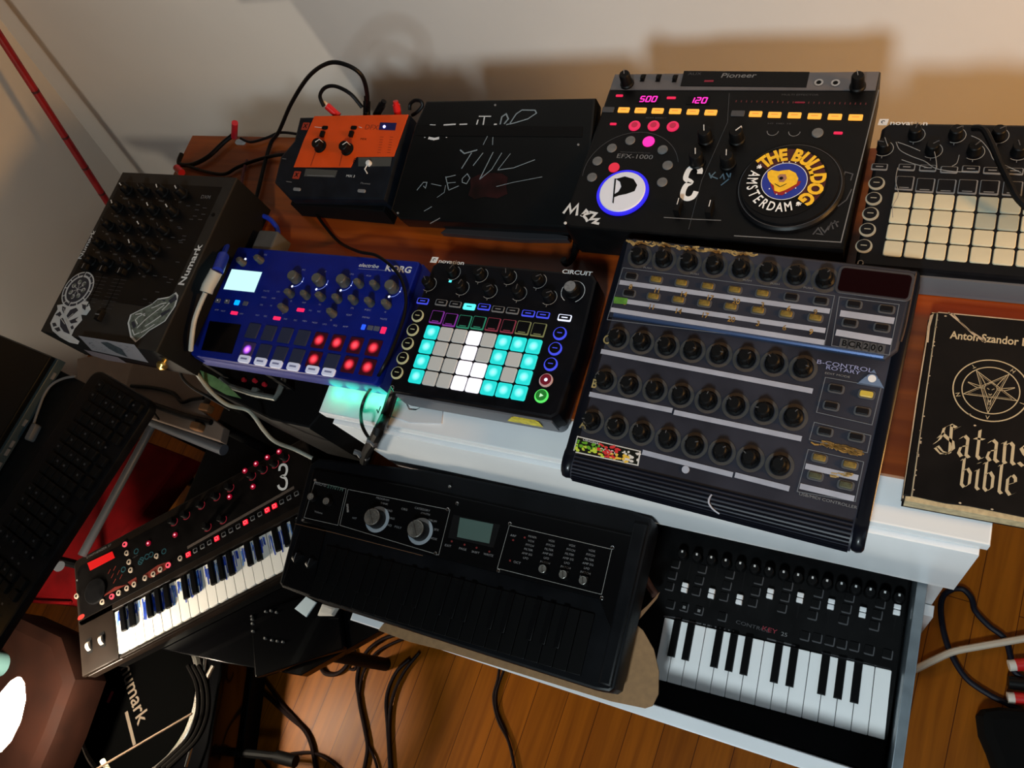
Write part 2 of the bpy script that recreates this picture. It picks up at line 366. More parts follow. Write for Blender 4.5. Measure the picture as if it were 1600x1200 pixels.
KC = pm('computer_key', (0.007, 0.0075, 0.008), 0.55, var=0.5, scale=90)
a = U(112, 572, -0.008); c = U(212, 598, -0.008); f_ = U(62, 824, -0.008)
uy = (c - f_).normalized(); yw = math.atan2(uy.y, uy.x) - PI / 2
kd = Dev('computer_keyboard', 'black full-size computer keyboard on the dark desk by the laptop', 'keyboard', c.x - 0.08, c.y - 0.225, -0.03, yw)
b = kd.mb(); b.prism(rr(0.165, 0.45, 0.02, 6), 0.002, 0.017, BLK, 0.004); b.part('body', kd.root)
b = kd.mb(); b.prism(rr(0.150, 0.03, 0.01, 4, 0, -0.232), 0.002, 0.014, BLK, 0.003); b.part('wrist_edge', kd.root)
b = MB(); b.prism(rr(0.0165, 0.0165, 0.002, 2), 0, 0.007, KC, 0.002); km = b.mesh('key'); rnd = random.Random(3)
for i in range(22):
    for j in range(6):
        if i in (15, 19) or (j == 0 and i % 5 == 4): continue
        if i > 19 and j == 0: continue
        if len([1 for ch in kd.root.children if ch.name.startswith('key')]) >= 98: continue
        kd.at('key', km, 0.058 - (j * 0.019 + (0.006 if j else -0.002)) + 0.002, 0.205 - i * 0.0192, 0.0165, 0)
b = kd.mb()
for i in range(22):
    for j in range(6):
        if rnd.random() < 0.5: x = 0.058 - j * 0.019 - 0.003; y = 0.205 - i * 0.0192; b.box(x - 0.002, x + 0.002, y - 0.001, y + 0.002, 0.0236, 0.0238, DGRY)
b.part('lettering', kd.root)

lp0 = U(82, 556, 0.0); lp1 = U(0, 690, 0.0)
ud = (lp0 - lp1).normalized(); yw = math.atan2(ud.y, ud.x) - PI / 2
LAP = pm('laptop_shell', (0.007, 0.009, 0.010), 0.35, var=0.2); LEDG = pm('laptop_edge', (0.05, 0.075, 0.085), 0.35, 0.3)
ld = Dev('laptop', 'closed black laptop with a grey-green edge at the far left', 'laptop', lp0.x, lp0.y, -0.03, yw)
b = ld.mb(); b.prism([(0, 0), (0, -0.36), (-0.42, -0.36), (-0.42, 0)], 0.002, 0.018, LEDG, 0.002); b.part('base', ld.root)  # widened out of view so it shades the left wall too
b = ld.mb(); b.prism([(-0.006, -0.002), (-0.006, -0.358), (-0.42, -0.358), (-0.42, -0.002)], 0.0185, 0.0285, LAP, 0.003); b.part('lid', ld.root)
for y in (-0.03, -0.12, -0.16, -0.175, -0.20): b = ld.mb(); b.box(-0.001, 0.001, y - 0.006, y + 0.006, 0.006, 0.012, GRYP); b.part('port', ld.root)
# mouse-like small grey clip and cable end between laptop and keyboard
b = MB(); p = U(52, 676, -0.025); b.prism(rr(0.012, 0.03, 0.004, 3, p.x, p.y), -0.03, -0.018, pm('clip_grey', (0.12, 0.12, 0.12), 0.4), 0.002)
tag(b.part('plug'), 'small grey plug lying between laptop and computer keyboard', 'plug')
cable('cable', [U(x, y, -0.024) for x, y in ((52, 664), (60, 640), (70, 615), (82, 600), (100, 591), (118, 588))], 0.0022, GRYP, 'thin grey cable curling round the corner of the computer keyboard')

# red cushioned stool under the desk edge, tubular stand over it
REDF = pm('red_fabric', (0.11, 0.0005, 0.0015), 0.9, spec=0.1, var=0.35, scale=14, bump=0.5)
pl = [U(x, y, -0.50) for x, y in ((150, 660), (290, 712), (225, 800), (140, 905), (112, 945), (-60, 925), (-40, 860), (60, 800))]
e = bpy.data.objects.new('stool', None); COL.objects.link(e); e.location = (-1.1, -0.4, FZ); I = Matrix.Translation((1.1, 0.4, -FZ))
tag(e, 'low stool with a red fabric seat behind the small lit keyboard', 'stool')
b = MB(I); b.prism([(p.x, p.y) for p in pl], -0.56, -0.50, REDF, 0.012); b.part('seat', e)
for p in (pl[0], pl[1], pl[4], pl[6]):
    q = Vector((-1.12, -0.35, 0)) + (Vector((p.x, p.y, 0)) - Vector((-1.12, -0.35, 0))) * 0.75; b = MB(I); b.cyl(q.x, q.y, 0.012, FZ, -0.56, BLK, 12); b.part('leg', e)
b = MB(); w_ = [U(x, y, -0.496) for x, y in ((-5, 930), (30, 936), (60, 940), (110, 942))]; b.tube(smooth_path(w_), 0.004, REDF); b.v = [v for v in b.v]
sm = b.part('piping', None); sm.parent = e; sm.matrix_basis = I
TUB = pm('tube_grey', (0.11, 0.12, 0.14), 0.4, 0.4)
b = MB(); b.tube([U(192, 640, -0.33), U(350, 703, -0.33)], 0.0115, TUB, 14); q1 = [U(192, 640, -0.33), U(350, 703, -0.33)]
e = bpy.data.objects.new('tubular_stand', None); COL.objects.link(e); e.location = (-0.9, -0.25, FZ); I = Matrix.Translation((0.9, 0.25, -FZ))
tag(e, 'grey metal tube stand with a long crossbar above the red seat', 'stand')
b.M = I; b.v = [I @ v for v in b.v]; b.part('crossbar', e)
b = MB(I); b.tube([I.inverted() @ (I @ U(243, 655, -0.335)), U(128, 868, -0.335)], 0.0085, TUB, 12); b.part('crossbar', e)
b = MB(I); b.tube([U(66, 868, -0.345), U(93, 885, -0.345)], 0.0115, TUB, 14); b.part('crossbar', e)
for p in (U(205, 645, -0.33), U(74, 871, -0.345)):
    b = MB(I); b.tube([p, Vector((p.x, p.y, FZ))], 0.009, BLK2, 10); b.part('leg', e)

# little side table beneath the mixer, with cables
SDT = pm('beige_laminate', (0.17, 0.125, 0.10), 0.55, var=0.08)
pl = [U(x, y, -0.30) for x, y in ((120, 560), (250, 540), (330, 600), (312, 640), (350, 668), (345, 690), (120, 615))]
e = bpy.data.objects.new('side_table', None); COL.objects.link(e); e.location = (-0.85, -0.08, FZ); I = Matrix.Translation((0.85, 0.08, -FZ))
tag(e, 'small beige side table under the black mixer, crossed by cables', 'table')
b = MB(I); b.prism([(p.x, p.y) for p in pl], -0.318, -0.30, SDT, 0.002); b.part('tabletop', e)
for s_ in (0, 2, 4, 6):
    q = Vector((-0.86, -0.09, 0)) + (Vector((pl[s_].x, pl[s_].y, 0)) - Vector((-0.86, -0.09, 0))) * 0.8; b = MB(I); b.cyl(q.x, q.y, 0.011, FZ if s_ in (0, 6) else -0.50, -0.318, BLK2, 12); b.part('leg', e)
b = MB(); b.box(-0.915, -0.67, -0.34, 0.0, FZ, -0.50, SUP, 0.004); tag(b.part('dark_filler_box'), 'added dark box standing in for the shade behind the small lit keyboard under the beige table', 'box')  # added box hides bare floor so this gap stays dark
cable('cable', [U(x, y, -0.294) for x, y in ((205, 603), (240, 606), (270, 614), (284, 628), (300, 624), (318, 622))], 0.004, CAB, 'black cable curving over the upper part of the beige side table', group=None)
cable('cable', [U(x, y, -0.294) for x, y in ((190, 618), (220, 626), (255, 638), (290, 650), (330, 660))], 0.006, CAB, 'thick black cable along the middle of the beige side table')
cable('cable', [U(x, y, -0.288) for x, y in ((232, 626), (238, 640), (248, 655))], 0.0022, CAB, 'short thin black cable hanging off the front of the side table')
ORG = pm('orange_wood', (0.16, 0.065, 0.02), 0.6, var=0.3)
for (x, y, l_) in ((307, 666, 'tan wooden peg on the edge of the side table, nearer the crossbar'), (321, 637, 'tan wooden peg beside the cables on the side table')):
    p = U(x, y, -0.29); b = MB(); b.prism(rr(0.026, 0.016, 0.004, 3), -0.010, 0.006, ORG, 0.003, M=Matrix.Translation(p)); tag(b.part('wooden_peg'), l_, 'peg')

# ------------------------------------------------------------------ black glossy stand below, devices on it
GLO = pm('black_gloss', (0.004, 0.004, 0.005), 0.15, coat=0.5)
TZ = -0.452
pl = [U(x, y, TZ) for x, y in ((612, 976), (470, 1056), (352, 1036), (200, 1003), (120, 930), (340, 790), (520, 740))]
pl[0].x = min(pl[0].x, -0.262); pl[-1].x = -0.262; pl[-1].y = -0.15
e = bpy.data.objects.new('black_table', None); COL.objects.link(e); e.location = (-0.6, -0.35, FZ); I = Matrix.Translation((0.6, 0.35, -FZ))
tag(e, 'low glossy black corner table beneath the small lit keyboard', 'table')
b = MB(I); b.prism([(p.x, p.y) for p in pl], TZ - 0.022, TZ, GLO, 0.002); b.part('tabletop', e)
for p in ((-0.33, -0.33), (-0.45, -0.47), (-0.33, -0.19), (-0.62, -0.26)):
    b = MB(I); b.cyl(p[0], p[1], 0.014, FZ, TZ - 0.022, BLK2, 12); b.part('leg', e)
# flat black effects unit with rows of little lamps
p = U(455, 985, TZ + 0.03); md = Dev('effects_unit', 'flat black rack unit with rows of tiny knobs on the glossy table', 'audio device', p.x, p.y, TZ, 0.55)
b = md.mb(); b.prism(rr(0.19, 0.12, 0.006, 3), 0.002, 0.016, GLO, 0.003); b.part('body', md.root)
TK = knob_mesh('knob', 0.0025, 0.005, pm('tiny_grey', (0.10, 0.10, 0.10), 0.4), n=10)
for x, y in ((433, 385), (475, 397), (510, 402), (545, 407), (437, 205), (470, 212), (505, 222), (150, 265), (205, 275), (262, 297), (222, 338), (190, 398)):
    q = zp(300, 900, 4)(x, y); u, v = md.loc(q, 0.03); u = max(-0.09, min(0.09, u)); v = max(-0.055, min(0.055, v)); md.at('knob', TK, u, v, 0.016)
# paper scraps, light switch plates
PAP = pm('paper_blue', (0.38, 0.47, 0.53), 0.7); PAPW = pm('paper_white', (0.45, 0.43, 0.40), 0.8, var=0.1)
b = MB(); b.prism([tuple(U(x, y, TZ + 0.034).xy) for x, y in ((478, 932), (494, 941), (478, 964), (460, 951))], TZ + 0.0305, TZ + 0.034, PAP, 0.0005)
tag(b.part('paper_note'), 'pale blue square of paper beside the black synthesizer', 'paper')
b = MB(); q = [U(x, y, TZ + 0.036) for x, y in ((505, 943), (528, 950), (520, 962), (497, 962))]; b.prism([tuple(p.xy) for p in q], TZ + 0.0305, TZ + 0.042, PAPW, 0.005)
tag(b.part('paper_scrap'), 'crumpled white paper scrap beside the pale blue note', 'paper')

# ------------------------------------------------------------------ turntable at lower left
TT = -0.60
c = U(207, 1092, TT + 0.02)
td = Dev('turntable', 'black record deck with a patterned slipmat at lower left', 'turntable', c.x, c.y, TT - 0.10, 0.30)
b = td.mb(); b.prism(rr(0.37, 0.36, 0.01, 4, 0.010, 0), 0.0, 0.085, GLO, 0.004); b.part('body', td.root)
for q in ((-0.14, -0.14), (0.17, -0.14), (-0.14, 0.14), (0.17, 0.14)):
    b = td.mb(); b.cyl(q[0], q[1], 0.02, -0.0 - 0.03, 0.0, BLK2, 16); b.part('foot', td.root)
b = td.mb(); b.lathe([(0.155, 0.086), (0.166, 0.088), (0.166, 0.100), (0.160, 0.104), (0.152, 0.104)], pm('platter_metal', (0.5, 0.47, 0.42), 0.25, 0.95), 64); b.part('platter', td.root)
b = td.mb(); b.cyl(0, 0, 0.150, 0.1045, 0.107, pm('slipmat_felt', (0.004, 0.004, 0.004), 0.95, spec=0.0), 64)
b.part('slipmat', td.root)
ra = math.atan2(*( (lambda a_, b_: (b_[1]-a_[1], b_[0]-a_[0]))(td.loc((196, 1040), 0.108), td.loc((222, 1125), 0.108)) ))
b = td.mb(); u, v = td.loc((209, 1082), 0.108); b.text('numark', u, v, 0.046, 0.1078, pm('slip_print', (0.12, 0.09, 0.065), 0.8), rot=ra, sx=1.0, bold=0.01)
b.stroke([td.loc((197, 1112), 0.108), td.loc((210, 1164), 0.108)], 0.008, 0.1077, MATS['slip_print'])
b.stroke([td.loc((176, 1080), 0.108), td.loc((168, 1098), 0.108)], 0.008, 0.1077, pm('slip_red', (0.25, 0.01, 0.02), 0.7)); b.part('lettering', td.root)
b = td.mb(); b.cyl(0.172, 0.150, 0.020, 0.085, 0.10, BLK, 28, 0.002); b.cyl(0.172, 0.150, 0.009, 0.10, 0.125, CHR, 20)
b.tube([(0.172, 0.150, 0.122), (0.180, 0.05, 0.122), (0.175, -0.09, 0.118), (0.165, -0.13, 0.114)], 0.0035, CHR, 8); b.part('tonearm', td.root)
# stand the deck rests on
b = MB(); b.prism([tuple((td.W @ Vector(p)).xy) for p in ((-0.17, -0.17, 0), (0.19, -0.17, 0), (0.19, 0.17, 0), (-0.17, 0.17, 0))], FZ, TT - 0.13, BLK2, 0.004)
tag(b.part('equipment_case'), 'black case on the floor carrying the record deck', 'case')
# light reflection on the deck's edge, modelled as a short bright rod
b = MB(); b.tube([U(333, 1040, -0.56), U(306, 1092, -0.56)], 0.004, pm('reflection_bright', (0.8, 0.7, 0.6), 0.25, 0.8), 8); b.v = [v for v in b.v]
tag(b.part('edge_reflection'), 'light reflection along the edge of the record deck, built as a short bright rod', 'rod')
e = bpy.data.objects.new('floor_stand', None); COL.objects.link(e); e.location = (-0.75, -0.7, FZ); I = Matrix.Translation((0.75, 0.7, -FZ))
tag(e, 'black tubular stand low on the floor with a bar across the bottom edge', 'stand')
b = MB(I); b.tube([U(352, 1044, -0.70), U(285, 1215, -0.70)], 0.012, BLK2, 10); b.part('tube', e)
b = MB(I); b.tube([U(245, 1163, -0.70), U(432, 1182, -0.70)], 0.009, BLK2, 10); b.part('tube', e)
b = MB(I); b.tube([U(432, 1182, -0.70), U(462, 1190, -0.70)], 0.013, BLK2, 12); b.part('end_cap', e)
b = MB(); b.tube([U(128, 1215, -0.44), U(300, 1115, -0.44)], 0.0022, pm('thin_rod', (0.25, 0.17, 0.12), 0.3, 0.6), 8)
tag(b.part('thin_rod'), 'thin dark metal rod lying across the record deck', 'rod')
b = MB(); b.tube([U(160, 1188, -0.45), U(176, 1215, -0.45)], 0.005, pm('cream_stick', (0.75, 0.68, 0.5), 0.5), 8)
tag(b.part('cream_stick'), 'short cream stick poking out at the bottom left', 'stick')

# lit lamp and the brown chair at lower left
BRN = pm('brown_leather', (0.034, 0.0085, 0.0034), 0.75, spec=0.1, var=0.3, scale=20, bump=0.3)
e = bpy.data.objects.new('chair', None); COL.objects.link(e); e.location = (-1.12, -0.78, FZ); I = Matrix.Translation((1.12, 0.78, -FZ))
tag(e, 'dark brown leather chair at lower left lit by a lamp', 'chair')
pl = [U(x, y, -0.42) for x, y in ((-120, 950), (20, 955), (95, 990), (118, 1060), (85, 1150), (50, 1230), (-90, 1300))]
b = MB(I); b.prism([(p.x, p.y) for p in pl], -0.50, -0.42, BRN, 0.03); b.part('seat', e)
b = MB(I); b.tube([U(126, 1102, -0.47), U(78, 1215, -0.47)], 0.010, pm('pale_piping', (0.16, 0.15, 0.09), 0.6, var=0.3), 10); b.part('rail', e)
for p in (pl[1], pl[3], pl[5], pl[0]):
    q = Vector((-1.24 - 0.03 * (p.y > -0.8), p.y * 0.5 - 0.42, 0)); q.x -= 0.12 * (p is pl[0] or p is pl[5]); b = MB(I); b.cyl(q.x, q.y, 0.015, FZ, -0.50, BRN, 12); b.part('leg', e)
lp = Vector(U(-6, 1120, -0.24))
e = bpy.data.objects.new('table_lamp', None); COL.objects.link(e); e.location = (lp.x, lp.y, -0.42)
tag(e, 'lit lamp with a glaring white opal shade at the lower left edge', 'lamp')
LMP = pm('lit_opal', (0.9, 0.8, 0.65), 0.4, em=(1.0, 0.86, 0.66), es=330.0)
ax = (U(26, 1070, -0.24) - U(-8, 1165, -0.24)).normalized(); ctr = U(8, 1120, -0.24)
Q = ax.to_track_quat('Z', 'Y').to_matrix().to_4x4()
b = MB(Matrix.Translation((-lp.x, -lp.y, 0.42)) @ Matrix.Translation(ctr) @ Q)
b.lathe([(0.003, -0.060), (0.013, -0.055), (0.022, -0.037), (0.026, -0.005), (0.022, 0.032), (0.011, 0.058), (0.003, 0.066)], LMP, 28); b.part('lamp_shade', e)
b = MB(); b.cyl(-0.34, 0.05, 0.05, 0.0, 0.012, BLK, 32, 0.003); b.part('base', e)
b = MB(); b.tube([(-0.34, 0.05, 0.012), (-0.33, 0.05, 0.12), (-0.22, 0.03, 0.17), (0.0, 0.0, 0.18)], 0.006, BLK, 10); b.part('stem', e)
CUPM = pm('teal_plastic', (0.10, 0.20, 0.20), 0.5)
q = U(0, 1040, -0.41); b = MB(); b.lathe([(0.024, -0.42), (0.027, -0.36), (0.025, -0.36), (0.022, -0.41)], CUPM, 24, (q.x - 0.01, q.y)); tag(b.part('cup'), 'small grey-green cup behind the lit lamp', 'cup')
# ------------------------------------------------------------------ groovebox (two of the same kind)
BODY_N = pm('groovebox_body', (0.008, 0.008, 0.012), 0.38, var=0.3); SIDEB = pm('groovebox_side', (0.012, 0.012, 0.05), 0.4)
FACE_G = pm('grey_face', (0.10, 0.105, 0.12), 0.5)
PADG = pm('pad_grey', (0.38, 0.38, 0.37), 0.6, em=(0.6, 0.6, 0.58), es=0.16)  # grey pads carry a faint glow in their material
PADW = pad_mat('pad_white_lit', (0.6, 0.6, 0.62), (0.95, 0.88, 1.0), 0.85, 1.5, 0.011)
PADC = pad_mat('pad_cyan_lit', (0.02, 0.3, 0.3), (0.0, 0.72, 0.68), 0.75, 1.5, 0.008, (0.6, 1, 0.98), 0.8)
PADX = pm('pad_ivory', (0.50, 0.46, 0.33), 0.55, var=0.10, scale=25)
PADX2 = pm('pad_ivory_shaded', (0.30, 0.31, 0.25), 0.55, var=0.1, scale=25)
def em(name, c, s=1.0): return pm(name, tuple(x * 0.1 for x in c), 0.4, em=c, es=s)
BLUE_L = em('led_blue', (0.06, 0.08, 0.85), 0.9); CYAN_L = em('led_cyan', (0.1, 0.9, 0.95), 1.2); WHT_L = em('led_white', (0.75, 0.8, 1.0), 1.4)
RED_L = em('led_red', (1.0, 0.03, 0.05), 1.2); PINK_L = em('led_pink', (1.0, 0.02, 0.28), 1.3); GRN_L = em('led_green', (0.12, 0.9, 0.15), 0.9); GRN_D = em('led_green_dim', (0.02, 0.25, 0.03), 0.6)
YEL_L = pm('ring_yellow', (0.50, 0.50, 0.30), 0.5); PUR_L = em('led_purple', (0.35, 0.05, 0.5), 0.5); TEAL_L = em('led_teal', (0.04, 0.35, 0.2), 0.5); MAR_L = em('led_maroon', (0.35, 0.05, 0.08), 0.5); KHA_L = em('led_khaki', (0.3, 0.3, 0.12), 0.5)
def groovebox(name, label, x, y, yaw, lit):
    H = 0.050
    d = Dev(name, label, 'groovebox', x, y, 0.0, yaw, Matrix.Translation((0, 0, H)))
    if lit: Z = zp(580, 380, 4); ref = d
    b = MB(); b.prism(rr(0.236, 0.196, 0.010, 5), 0.002, 0.018, FACE_G, 0.002)
    pts = [(-0.120, -0.092), (-0.112, -0.100), (0.112, -0.100), (0.120, -0.092)]
    b.prism([(0.120, -0.09), (0.1235, 0.0), (0.120, 0.09), (0.112, 0.099), (-0.112, 0.099), (-0.120, 0.09), (-0.1215, 0.0), (-0.120, -0.09), (-0.112, -0.097), (0.112, -0.097)], 0.014, H, BODY_N, 0.004); b.part('body', d.root)
    b = MB(); b.prism([(-0.111, -0.0995), (-0.111, -0.0965), (0.111, -0.0965), (0.111, -0.0995)], 0.012, 0.042, FACE_G, 0.0002); b.part('front_panel', d.root)
    for q in ((-0.1, -0.08), (0.1, -0.08), (-0.1, 0.08), (0.1, 0.08)):
        b = MB(); b.cyl(q[0], q[1], 0.007, 0.0, 0.002, BLK2, 12); b.part('foot', d.root)
    R0 = lambda zx, zy: REF.loc(zp(580, 380, 4)(zx, zy), 0.0)
    L = R0
    # pads
    p00 = Vector(L(380, 557)); p07 = Vector(L(1017, 648)); p30 = Vector(L(283, 832)); p37 = Vector(L(925, 938))
    b = MB(); b.prism(rr(0.0190, 0.0190, 0.0022, 3), 0, 0.0022, PADG, 0.0008); mg = b.mesh('pad')
    def pm_(mat): b = MB(); b.prism(rr(0.0190, 0.0190, 0.0022, 3), 0, 0.0022, mat, 0.0008); return b.mesh('pad')
    mw, mc, mx, mx2 = pm_(PADW), pm_(PADC), pm_(PADX), pm_(PADX2)
    rows = ['CGGWGCCC', 'CGGWGCGC', 'CGGWWCGC', 'CGGWWCCC']
    for r in range(4):
        for c in range(8):
            t, s_ = r / 3, c / 7; p = (p00 * (1 - s_) + p07 * s_) * (1 - t) + (p30 * (1 - s_) + p37 * s_) * t
            k = rows[r][c]
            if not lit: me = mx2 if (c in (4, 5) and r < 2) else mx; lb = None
            else: me = {'C': mc, 'G': mg, 'W': mw}[k]; lb = {'C': 'glowing cyan pad', 'G': 'grey pad with a faint glow', 'W': 'glowing white pad'}[k]
            d.at('pad', me, p.x, p.y, 0.0, label=lb)
    # knobs with printed rings
    KM = knob_mesh('knob', 0.0072, 0.012, KNB, DGRY, 0.0010, 1.05); RGP = pm('ring_print', (0.30, 0.30, 0.29), 0.6)
    ks = [(515, 185, 48), (685, 200, 48), (863, 215, 48), (1048, 238, 50), (365, 255, 48), (568, 280, 48), (742, 300, 48), (925, 315, 50), (1112, 340, 52)]
    b = MB(Matrix.Translation((0, 0, H)))
    for i, (zx, zy, r) in enumerate(ks):
        u, v = L(zx, zy); d.at('knob', KM, u, v, 0.0, random.uniform(-1.2, 1.2) + (0.6 if i == 4 else 0))
        b.ring(u, v, 0.0103, 0.0109, 0.0003, RGP, 28, -2.0 if i < 4 else -2.2, 1.2); b.box(u - 0.0004, u + 0.0004, v - 0.0135, v - 0.0107, 0.0, 0.0003, GRYP)
        if lit and i == 0: b.box(u - 0.002, u + 0.002, v - 0.0145, v - 0.0115, 0.0002, 0.0008, CYAN_L)
    if not lit: b2 = b
    u, v = L(1262, 305); KB = knob_mesh('knob', 0.0095, 0.014, KNB, None, 0, 1.1, topmat=SILV); d.at('knob', KB, u, v, 0, label='large filter knob with a silver cap')
    b.ring(u, v, 0.0150, 0.0157, 0.0003, WHT, 36, -1.1, 4.2)
    # printing
    u, v = L(397, 103); b.prism([(u - 0.0055, v - 0.0045), (u + 0.0045, v - 0.0045), (u + 0.0055, v + 0.0045), (u - 0.0045, v + 0.0045)], 0.0001, 0.0003, WHT)
    b.ring(u, v, 0.0013, 0.0023, 0.0004, BLK2, 16, 0.5, 4.5)
    u2, v2 = L(500, 117); b.text('novation', u2 + 0.001, v2, 0.0085, 0.0003, WHT, sx=1.35, bold=0.015)
    u2, v2 = L(1288, 187); b.text('CIRCUIT', u2, v2, 0.0082, 0.0003, WHT, sx=1.3, bold=0.02)
    u2, v2 = L(130, 900); b.ring(u2, v2, 0.0022, 0.003, 0.0003, GRYP, 12, -0.3, PI + 0.3); b.box(u2 - 0.0032, u2 - 0.0018, v2 - 0.002, v2, 0, 0.0003, GRYP); b.box(u2 + 0.0018, u2 + 0.0032, v2 - 0.002, v2, 0, 0.0003, GRYP)
    b.part('lettering', d.root)
    # rectangular buttons
    bt = [(325, 362, 'B'), (440, 372, 'K'), (528, 383, 'K'), (615, 398, 'C'), (707, 400, 'B'), (795, 415, 'K'), (885, 425, 'K'), (983, 442, 'B'), (1075, 452, 'B'), (1210, 470, 'W')]
    for zx, zy, k in bt:
        rim = {'B': BLUE_L, 'K': GRYP, 'C': CYAN_L, 'W': WHT_L}[k] if lit else GRYP
        b = MB(); b.prism(rr(0.0175, 0.0088, 0.0014, 2), 0, 0.0010, rim); b.prism(rr(0.0152, 0.0062, 0.001, 2, 0, 0.0005), 0, 0.0013, (CYAN_L if (lit and k == 'C') else BODY_N)); b.box(-0.004, 0.004, -0.0003, 0.0010, 0.0013, 0.0014, rim if k != 'C' else BODY_N)
        u, v = L(zx, zy); d.at('button', b.mesh('button'), u, v)
    sq = [(412, 462, PUR_L), (496, 480, PUR_L), (583, 492, TEAL_L), (672, 500, TEAL_L), (762, 510, MAR_L), (857, 522, MAR_L), (950, 532, KHA_L), (1047, 545, KHA_L)]
    for zx, zy, mt in sq:
        b = MB(); rim = mt if lit else GRYP
        b.prism(rr(0.0185, 0.0185, 0.0012, 2), 0, 0.0010, rim); b.prism(rr(0.0164, 0.0160, 0.001, 2, -0.0003, 0.0005), 0, 0.0013, BODY_N); b.box(-0.005, 0.005, -0.0066, -0.0056, 0.0013, 0.0014, rim)
        u, v = L(zx, zy); d.at('track_button', b.mesh('track_button'), u, v)
    rd = [(293, 455, 'Y'), (262, 542, 'Y'), (230, 628, 'Y'), (198, 718, 'Y'), (163, 810, 'Y'), (1180, 568, 'B'), (1150, 663, 'B'), (1122, 760, 'B'), (1092, 860, 'R'), (1063, 958, 'G')]
    for zx, zy, k in rd:
        b = MB(); rim = {'Y': YEL_L, 'B': BLUE_L, 'R': pm('ring_pinkish', (0.55, 0.35, 0.35), 0.5), 'G': GRN_L}[k] if lit else pm('ring_plain', (0.30, 0.28, 0.22), 0.5)
        b.cyl(0, 0, 0.0088, 0, 0.0012, rim, 28); b.cyl(-0.0004, 0.0008, 0.0070, 0, 0.0016, {'R': em('btn_red_dark', (0.3, 0.01, 0.03), 0.35), 'G': GRN_D}.get(k, BODY_N) if lit else BODY_N, 28)
        if lit and k == 'R': b.cyl(0, 0.0005, 0.0022, 0.0016, 0.0018, WHT_L, 14)
        elif lit and k == 'G': b.flat([(-0.002, -0.002), (0.003, 0.0005), (-0.002, 0.003)], 0.0018, em('play_green', (0.6, 1, 0.6), 1.0))
        else: b.box(-0.0035, 0.0030, 0.0003, 0.0013, 0.0016, 0.0018, rim)
        u, v = L(zx, zy); d.at('round_button', b.mesh('round_button'), u, v)
    return d
REF = Dev('_ref', 'x', 'x', 0.0, 0.0, 0.0, 0.0, Matrix.Translation((0, 0, 0.050)))
g1 = groovebox('groovebox', 'black groovebox with glowing cyan and white pads, torn white paper at its front', 0.0, 0.0, 0.004, True)
g2 = groovebox('groovebox', 'unlit black groovebox with ivory pads at the right edge above the book', 0.5315, 0.2345, -0.012, False)
bpy.data.objects.remove(REF.root)
g1.root['group'] = g2.root['group'] = 'grooveboxes of the same type'
b = MB(); b.prism([(0.045, -0.1012), (0.094, -0.1012), (0.086, -0.0987), (0.05, -0.0987)], 0.022, 0.040, pm('yellow_sticker', (0.50, 0.42, 0.03), 0.6, var=0.4, scale=150), 0.0)
b.v = [Vector((v.x + (0.012 if v.z > 0.03 and v.x < 0.06 else 0), v.y, v.z)) for v in b.v]; b.part('sticker', g1.root, label='torn yellow sticker on the front edge')
# clear protective film on the unlit one: wrinkles over the knobs
b = MB(Matrix.Translation((0, 0, 0.05)))
Z4 = zp(1320, 170, 4)
FW = pm('film_crease', (0.22, 0.22, 0.22), 0.3)
for line in (((250, 180), (262, 215), (270, 235)), ((320, 210), (345, 260), (420, 300), (500, 330), (570, 375), (700, 395), (830, 392)), ((355, 320), (430, 345), (520, 370)), ((330, 370), (318, 450), (335, 540), (300, 610), (300, 680)), ((790, 170), (850, 200), (900, 260), (930, 320), (990, 350), (1100, 400)), ((330, 210), (400, 235), (470, 265)), ((560, 270), (570, 320), (575, 370)), ((715, 290), (700, 340), (670, 360))):
    q = [g2.loc(Z4(*p), 0.016) for p in line]; q = [(p[0], min(0.094, p[1])) for p in q]
    q = smooth_path([(p[0], p[1], 0.0165) for p in q], 5); b.tube(q, 0.0004, FW, 5)
b.part('protective_film', g2.root, label='creases of clear protective film')

# ------------------------------------------------------------------ blue sampler / rhythm machine
BLU = pm('blue_metal', (0.0015, 0.009, 0.17), 0.4, 0.0, spec=0.3, var=0.15, scale=30)
BLUD = pm('blue_edge', (0.02, 0.03, 0.22), 0.4, 0.2)
PADB = pm('pad_dark', (0.012, 0.018, 0.05), 0.6)
PADR = pad_mat('pad_red_lit', (0.02, 0.01, 0.03), (0.75, 0.01, 0.03), 0.03, 2.2, 0.0098, (1, 0.1, 0.12), 0.7)
PADP = pad_mat('pad_purple_lit', (0.02, 0.02, 0.06), (0.3, 0.02, 0.75), 0.02, 3.0, 0.009, (0.8, 0.3, 1), 0.7)
SCR = em('screen_lit', (0.62, 1.0, 1.0), 1.0); BTNW = pm('button_white', (0.42, 0.44, 0.55), 0.5, em=(0.75, 0.78, 1.0), es=0.28)
LBL = pm('label_lilac', (0.22, 0.24, 0.42), 0.6)
H = 0.042
d = Dev('sampler', 'blue rhythm sampler with red-lit pads and a bright white screen', 'groovebox', -0.3152, 0.0022, 0.0, 0.0126, Matrix.Translation((0, 0, H)))
Z = zp(280, 360, 4); L = lambda x, y, h=0.0: d.loc(Z(x, y), h)
b = MB(); b.prism([(-0.1695, -0.094), (0.1695, -0.094), (0.1695, 0.0945), (-0.1695, 0.0945)], 0.003, 0.034, BLUD, 0.002); b.prism(rr(0.339, 0.189, 0.006, 3), 0.030, H, BLU, 0.003); b.part('body', d.root)
for q in ((-0.15, -0.06), (0.15, -0.06), (-0.15, 0.08), (0.15, 0.08)):
    b = MB(); b.cyl(q[0], q[1], 0.007, 0.0, 0.003, BLK2, 12); b.part('foot', d.root)
